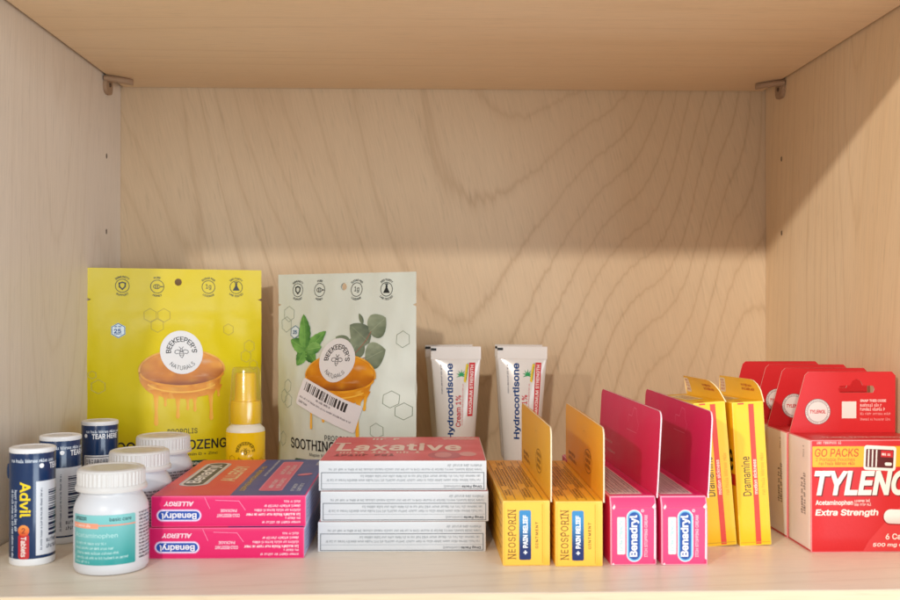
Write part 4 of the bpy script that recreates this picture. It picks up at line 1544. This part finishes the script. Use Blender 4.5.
def itch_cream_box():
    root = thing('itch_cream_box', 'tmp', 'medicine box', (0, 0, 0), 0, 'pink itch cream boxes with standing flaps')
    w, d, h = 22.4, 142, 32.8
    HOT = C('#E0256A')
    base = bulge(w, d, h, .25, .3, .2, 15)
    def wp(p):
        x, y, z = base(p)
        return (x, y + 2.4 * max(0, min(1, (z - 27.5) / 5)) * max(0, 1 - y / 40), z)
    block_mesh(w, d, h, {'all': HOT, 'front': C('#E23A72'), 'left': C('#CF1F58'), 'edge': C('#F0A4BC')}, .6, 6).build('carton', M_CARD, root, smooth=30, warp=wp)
    F = faces_of(w, d, h, wp)
    gx, gy, gz = grid(7, w), grid(7, d), grid(7, h)
    fl = plate(rrect_pts(.8, .7, 20.6, 27.6, .9, 3), lambda u, v, e: F['front'](u, v, .32 + e), .3, C('#E5437A'), C('#F3C0D0'), us=gx, vs=gz)
    fl.build('end_flap', M_CARD, root)
    on = lambda u, v, e: F['front'](u, v, .32 + e)
    p = Print(on, gx, gz)
    oval_logo(p, 25, 7.6, 1, (C('#CFE4F4'), C('#6FB6E0')), C('#1B4E9E'), 'Benadryl', (11.4, 14.2), 90, .80, .60, .045)
    p.build('logo', M_CARD, root)
    p = Print(on, gx, gz)
    p.put(rrect(3.2, 5.4, 7.0, 23.2, .5), C('#EFE8E2'), 1)
    p.put(text('EXTRA STRENGTH', w=14.5, h=1.6, bold=.02), C('#8CC6CC'), 2, (5.1, 14.3), 90)
    p.build('strength_panel', M_CARD, root)
    p = Print(on, gx, gz)
    p.put(text('ITCH STOPPING CREAM', w=20, h=1.6, bold=.03), C('#F6C4D2'), 1, (17.0, 14), 90)
    p.put(ring(.55, .28, 16), C('#F8E6EC'), 1, (15.4, 26.2))
    p.build('lettering', M_CARD, root)
    # torn white edges of the outer fold
    p = Print(F['front'], gx, gz)
    p.put(fill([(21.0, 3), (21.9, 2.6), (21.7, 27.0), (21.2, 27.6)]), C('#F0DADF'), 1)
    p.put(fill([(.9, 27.6), (2.0, 29.2), (2.4, 28.0), (1.5, 26.8)]), C('#F0DADF'), 12)
    p.put(fill([(20.0, 27.9), (21.8, 29.6), (21.9, 27.6), (20.9, 27.1)]), C('#F0DADF'), 12)
    p.put(fill([(.5, .8), (1.4, 1.4), (1.9, .5), (.9, .25)]), C('#F0DADF'), 12)
    p.build('worn_edges', M_CARD, root)
    p = Print(F['top'], gx, gy)
    p.put(rect(1.2, 4.5, 17.0, d - 4), C('#E6D6D2'), 1)
    for x in (4.6, 8.6, 12.6):
        p.put(rect(x - .12, 6, x + .12, d - 6), C('#7A6468'), 2)
    for k, x in enumerate((2.9, 6.6, 10.6, 14.8)):
        p.put(greek(d - 20, 2, 1.6, 80 + k, .58), C('#6E5A60'), 2, (x - 1.4, 9), 90)
    for k in range(44):
        p.put(rect(18.6, 5 + k * 3, 19.1, 6.5 + k * 3), C('#9C1440'), 1)
    p.build('facts_print', M_CARD, root)
    place, us, vs = side_flap(root, w, d, h, 73.4, 1.2, d + .5, w / 2 + .35, C('#DB2160'), C('#F2DCE2'), .055, 4.5)
    p = Print(lambda u, v, e: place(-u, v, e), [-a for a in us], vs)
    sl = C('#F08AA8')
    p.put(stroke([(-70, 61), (-70, 65), (-62, 65), (-58, 70), (-52, 69.5), (-50, 65), (-46, 62), (-48, 58.5)], .3), sl, 1)
    p.put(stroke([(-72, 57), (-49, 57.2)], .3), sl, 1)
    p.build('hang_hole_line', M_CARD, root)
    p = Print(lambda u, v, e: place(-u, v, e), [-a for a in us], vs)
    p.put(greek(24, 1, 2.2, 91, .6), C('#F0BBC8'), 1, (-128, 46))
    p.put(greek(22, 1, 2.2, 92, .6), C('#F0BBC8'), 1, (-118, 41))
    p.build('flap_print', M_CARD, root)
    return root
ic = itch_cream_box()
ic['label'] = 'pink itch cream box with standing flap, touching the yellow ointment box'
ic.location = (103.0 * S, -268.6 * S, 0)
ic.rotation_euler = (0, 0, R(1.4))
dup(ic, 'pink itch cream box with standing flap, in front of the motion sickness boxes', (127.5, -269.2, 0), .3)

# ================================================================== motion sickness boxes
def motion_box(label, loc, rz, tilt, k0, k1):
    root = thing('motion_sickness_box', label, 'medicine box', loc, rz, 'upright yellow motion sickness boxes', tilt)
    w, d, h = 16.8, 78, 74.5
    YL = C('#F0C21C')
    wp = bulge(w, d, h, .35, .25, .1, 19)
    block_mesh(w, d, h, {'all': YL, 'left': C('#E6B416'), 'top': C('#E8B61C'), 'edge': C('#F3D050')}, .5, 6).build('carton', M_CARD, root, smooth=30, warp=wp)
    F = faces_of(w, d, h, wp)
    gx, gy, gz = grid(7, w), grid(7, d), grid(7, h)
    p = Print(F['front'], gx, gz)
    OR = C('#D9402C')
    p.put(rect(8.6, .8, 11.4, h - 1.2), OR, 1)
    p.put(rect(3.0, h - 1.3, 6.2, h - .5), OR, 1)
    p.put(rect(.6, 1.6, w - .6, 1.9), C('#C99A14'), 2)
    p.build('stripe', M_CARD, root)
    p = Print(F['front'], gx, gz)
    p.put(text('Dramamine', w=20.4, h=4.4, bold=.008), INK, 1, (5.4, 36), 90)
    p.put(text('motion sickness', w=18, h=1.9, bold=.03), C('#F6DCC8'), 2, (10.0, 35.5), 90)
    p.put(greek(22, 1, 2.6, 3, .6), C('#DDA81A'), 1, (13.0, 26), 90)
    p.build('lettering', M_CARD, root)
    p = Print(F['left'], gy, gz)
    p.put(text('Dramamine', w=60, h=15, bold=.02), INK, 1, (45, 46))
    p.put(rect(8, 31, d - .8, 37), C('#C9262A'), 1)
    p.put(text('motion sickness relief', w=48, h=3.4, bold=.02), C('#F4E4D8'), 2, (48, 34))
    p.put(greek(50, 3, 4, 7), C('#7A5A14'), 1, (14, 24))
    p.build('side_print', M_CARD, root)
    p = Print(F['top'], gx, gy)
    p.put(rect(3.2, .6, 6.2, 6), OR, 1)
    p.put(rrect(3, 24, 12, 66, 1), C('#E8D9A8'), 1)
    p.put(greek(36, 3, 2.2, 8, .55), C('#B05A3A'), 2, (4.2, 28), 90)
    p.build('top_print', M_CARD, root)
    # hang flap along the right edge, bent over to the left
    y0, y1, top = .8, d - .5, h + 12.5
    def place(u, v, e):
        t = (v - h)
        k = k0 + (k1 - k0) * (u - y0) / (y1 - y0)
        return (w / 2 + .2 - k * t - .012 * t * t - e * .93, u, v - .01 * t * t)
    out = [(y0, h - .6), (y1, h - .6), (y1 - 1, top - 2), (y1 - 3, top)] + [(y0 + 12, top), (y0 + 7, top - .6), (y0 + 3.2, top - 3), (y0 + 1.2, top - 6.5)]
    us = [y0 + (y1 - y0) * k / 8 for k in range(1, 8)]
    vs = [h + 12.5 * k / 4 for k in range(1, 4)]
    plate(out, place, .55, C('#FACB3C'), C('#F3E2B0'), C('#F8CE3C'), (), us, vs).build('hang_flap', M_CARD, root, smooth=40)
    p = Print(lambda u, v, e: place(-u, v, e), [-a for a in us], vs)
    p.put(rrect(-y1 + 2, h + 1.6, -y1 + 12.5, h + 11, .8), C('#F0E2C4'), 1)
    p.put(greek(8, 4, 2.0, 9, .6, 'full'), C('#C8644A'), 2, (-y1 + 3.2, h + 10.4))
    p.put(greek(22, 2, 2.4, 10, .6), C('#C86A2A'), 1, (-34, h + 9))
    p.build('flap_print', M_CARD, root)
    return root
motion_box('yellow motion sickness box half hidden behind the pink flap', (156.4, -231.5, .2), 0, (-2.0, -4.2), .34, .0)
motion_box('yellow motion sickness box with its whole black-lettered end showing, beside the red boxes', (174.7, -231.0, .2), .5, (-2.0, -2.6), .08, -.16)

# ================================================================== red pain reliever boxes
def caplet_box():
    root = thing('pain_reliever_box', 'tmp', 'medicine box', (0, 0, 0), 0, 'red pain reliever boxes with hang tabs')
    w, d, h = 58, 31.5, 56.8
    RED = C('#CC2429')
    WS = C('#EEE7E1', .98)
    wp = bulge(w, d, h, .3, .35, .2, 23)
    block_mesh(w, d, h, {'all': RED, 'left': WS, 'right': WS, 'edge': C('#E2868A')}, .5, 6).build('carton', M_CARD, root, smooth=30, warp=wp)
    F = faces_of(w, d, h, wp)
    gx, gy, gz = grid(7, w), grid(7, d), grid(7, h)
    p = Print(F['front'], gx, gz)
    # diagonal of a lighter red, yellow strip
    p.put(fill([(26.5, .8), (w - .8, .8), (w - .8, 34), (41.5, 19.5), (29.5, 6)]), C('#D43A3C'), 1)
    p.put(rrect(.8, 43.2, w - .8, 53.6, .3), C('#EFAE26'), 1)
    p.build('colour_bands', M_CARD, root)
    p = Print(F['front'], gx, gz)
    OW = C('#F0E6DC', .98)
    p.put(text('GO PACKS', w=22.5, h=4.2, bold=.02, shear=.12), C('#C8501C'), 2, (13.2, 50.4))
    p.put(text('2 Portable Pouches', w=20, h=1.8, bold=.01), C('#C8601C'), 2, (12.4, 47.0))
    p.put(greek(19, 1, 2.4, 3, .55), C('#C8601C'), 2, (4.0, 46.0))
    p.put(greek(13, 1, 2.4, 4, .55), C('#EFA8A0'), 2, (3, 56.6))
    p.put(text('Acetaminophen', w=19, h=3.0, bold=.035), OW, 2, (11.8, 25.0))
    p.put(greek(9, 2, 1.9, 5, .6), C('#EBC4BC'), 2, (22, 27.0))
    p.put(text('Extra Strength', w=32, h=4.0, bold=.045, shear=.12), OW, 2, (18.2, 19.9))
    p.put(text('6 Caplets', w=17, h=3.7, bold=.03), OW, 2, (46.5, 7.6))
    p.put(text('500 mg each', w=21, h=2.3, bold=.03, shear=.1), OW, 2, (42, 3.6))
    p.build('lettering', M_CARD, root)
    p = Print(F['front'], gx, gz)
    p.put(text('TYLENOL', w=55, h=12.6, bold=.06, shear=.22, caps=True), C('#5E0E14'), 2, (29.7, 34.6))
    p.put(text('TYLENOL', w=55, h=12.6, bold=.055, shear=.22, caps=True), C('#F2EAE0', .98), 3, (29.2, 35.1))
    p.build('logo', M_CARD, root)
    p = Print(F['front'], gx, gz)
    # the little picture of two pouches
    p.put(rrect(-8.2, -6.2, 8.2, 6.2, 1.4), C('#EDE6DE'), 3, (35.2, 47.6), -3)
    p.put(rrect(-7.2, -4.8, 7.0, 4.4, .6), C('#5A1216'), 4, (35.2, 47.6), -3)
    for k in range(3):
        p.put(rect(-6.2 + 2.0 * k, -4.6, -5.5 + 2.0 * k, 4.2), C('#E9E0DA'), 5, (35.2, 47.6), -3)
    p.put(rect(.4, .6, 6.6, 4.0), C('#C4242C'), 5, (35.2, 47.6), -3)
    p.put(greek(5, 1, 2.0, 8, .6), C('#F0E2DA'), 6, (36.2, 50.6), -3)
    p.put(rrect(2.6, -3.6, 6.2, -2.0, .7), C('#EFE6E0'), 5, (35.2, 47.6), -3)
    # caplet
    p.put(rrect(-10, -3.9, 10, 3.9, 3.8, 8), C('#9A141C'), 2, (46.6, 17.6), -2)
    p.put(rrect(-9.8, -3.6, 9.8, 3.6, 3.5, 8), lambda u, v: mixc(C('#CDBFB8'), C('#F2ECE6'), max(0, min(1, (v - 13.5) / 5))), 3, (46.8, 17.9), -2)
    p.build('picture', M_CARD, root)
    p = Print(F['left'], gy, gz)
    p.put(greek(22, 2, 3.2, 12, .62), C('#7C7674'), 1, (19, 18), 90)
    p.put(greek(7, 1, 3.0, 13, .55), C('#B5AEAA'), 1, (20.5, 47), 90)
    p.put(rect(.5, .5, d - .6, 1.3), C('#C23A3E'), 1)
    p.build('date_stamp', M_CARD, root)
    p = Print(F['top'], gx, gy)
    p.put(text('TYLENOL EXTRA STRENGTH', w=42, h=4.2, bold=.03), C('#EFC8C0'), 1, (30, 9))
    p.build('top_print', M_CARD, root)
    # hang tab: the back sheet carried up, with the hat-shaped slot cut out
    z1 = h + 32.6
    out = [(1, h - 1), (w - .4, h - 1), (w - .6, z1 - 2), (w - 2.6, z1), (10.5, z1), (8.6, z1 - 1.8), (.6, h + 1)]
    cx = 36.5
    slot = [(cx - 9, h + 21.3), (cx - 9.8, h + 23.2), (cx - 9, h + 25.0), (cx - 3.4, h + 25.2), (cx - 2.2, h + 27.6), (cx, h + 28.8), (cx + 2.2, h + 27.6),
            (cx + 3.4, h + 25.2), (cx + 9, h + 25.0), (cx + 9.8, h + 23.2), (cx + 9, h + 21.3)]
    def place(u, v, e):
        t = max(0, v - h)
        return (u - w / 2, d - .9 - .03 * t + .6 * math.sin(math.pi * u / w) * t / 32 - e, v)
    us = grid(8, w)
    vs = [h + 32.6 * k / 4 for k in range(1, 4)]
    plate(out, place, .7, RED, C('#E8A8A4'), RED, [slot], us, vs).build('hang_tab', M_CARD, root, smooth=40)
    p = Print(place, us, vs)
    ex, ez = 15.5, h + 11.2
    p.put(disc(6.9, 6.9, 44), C('#5E5456'), 1, (ex, ez))
    p.put(disc(6.65, 6.65, 44), C('#DDD3CC'), 2, (ex, ez))
    p.put(ring(5.5, .3), C('#9A8F8C'), 3, (ex, ez))
    rnd = random.Random(4)
    for k in range(46):
        a = R(k * 360 / 46)
        if rnd.random() < .86:
            p.put(rect(-.13, 5.75, .13, 6.4), C('#6E6464'), 3, (ex, ez), math.degrees(a))
    p.put(text('TYLENOL', w=8.6, h=2.0, bold=.05, shear=.2, caps=True), C('#C0222C'), 3, (ex, ez))
    p.build('seal', M_CARD, root)
    p = Print(place, us, vs)
    p.put(rect(28.6, h + 7.6, 36.4, h + 16.6), C('#E6DDD6'), 1)
    p.put(text('SNAP THIS CODE', w=14, h=1.4, bold=.04), C('#F2DAD4'), 1, (45.5, h + 17.0))
    p.put(greek(14, 2, 2.2, 17, .6), C('#EFC2BC'), 1, (38.5, h + 15.6))
    p.put(greek(17, 1, 1.8, 18, .6), C('#E6908C'), 1, (38.5, h + 10.8))
    p.put(greek(17, 1, 1.8, 19, .6), C('#E6908C'), 1, (38.5, h + 7.8))
    p.build('tab_lettering', M_CARD, root)
    return root
cb = caplet_box()
cb['label'] = 'nearest red pain reliever box with its whole lettered front face showing'
cb.location = (226.6 * S, -246.6 * S, 0)
dup(cb, 'second red pain reliever box, a strip of it showing left of the nearest one', (226.2, -213.8, 0), .6)
dup(cb, 'third red pain reliever box, its round seal visible right of the yellow flap', (228.5, -178.4, 0), -.6)
dup(cb, 'rearmost red pain reliever box, only its tab edge showing against the back panel', (226.4, -142.0, 0), .4)
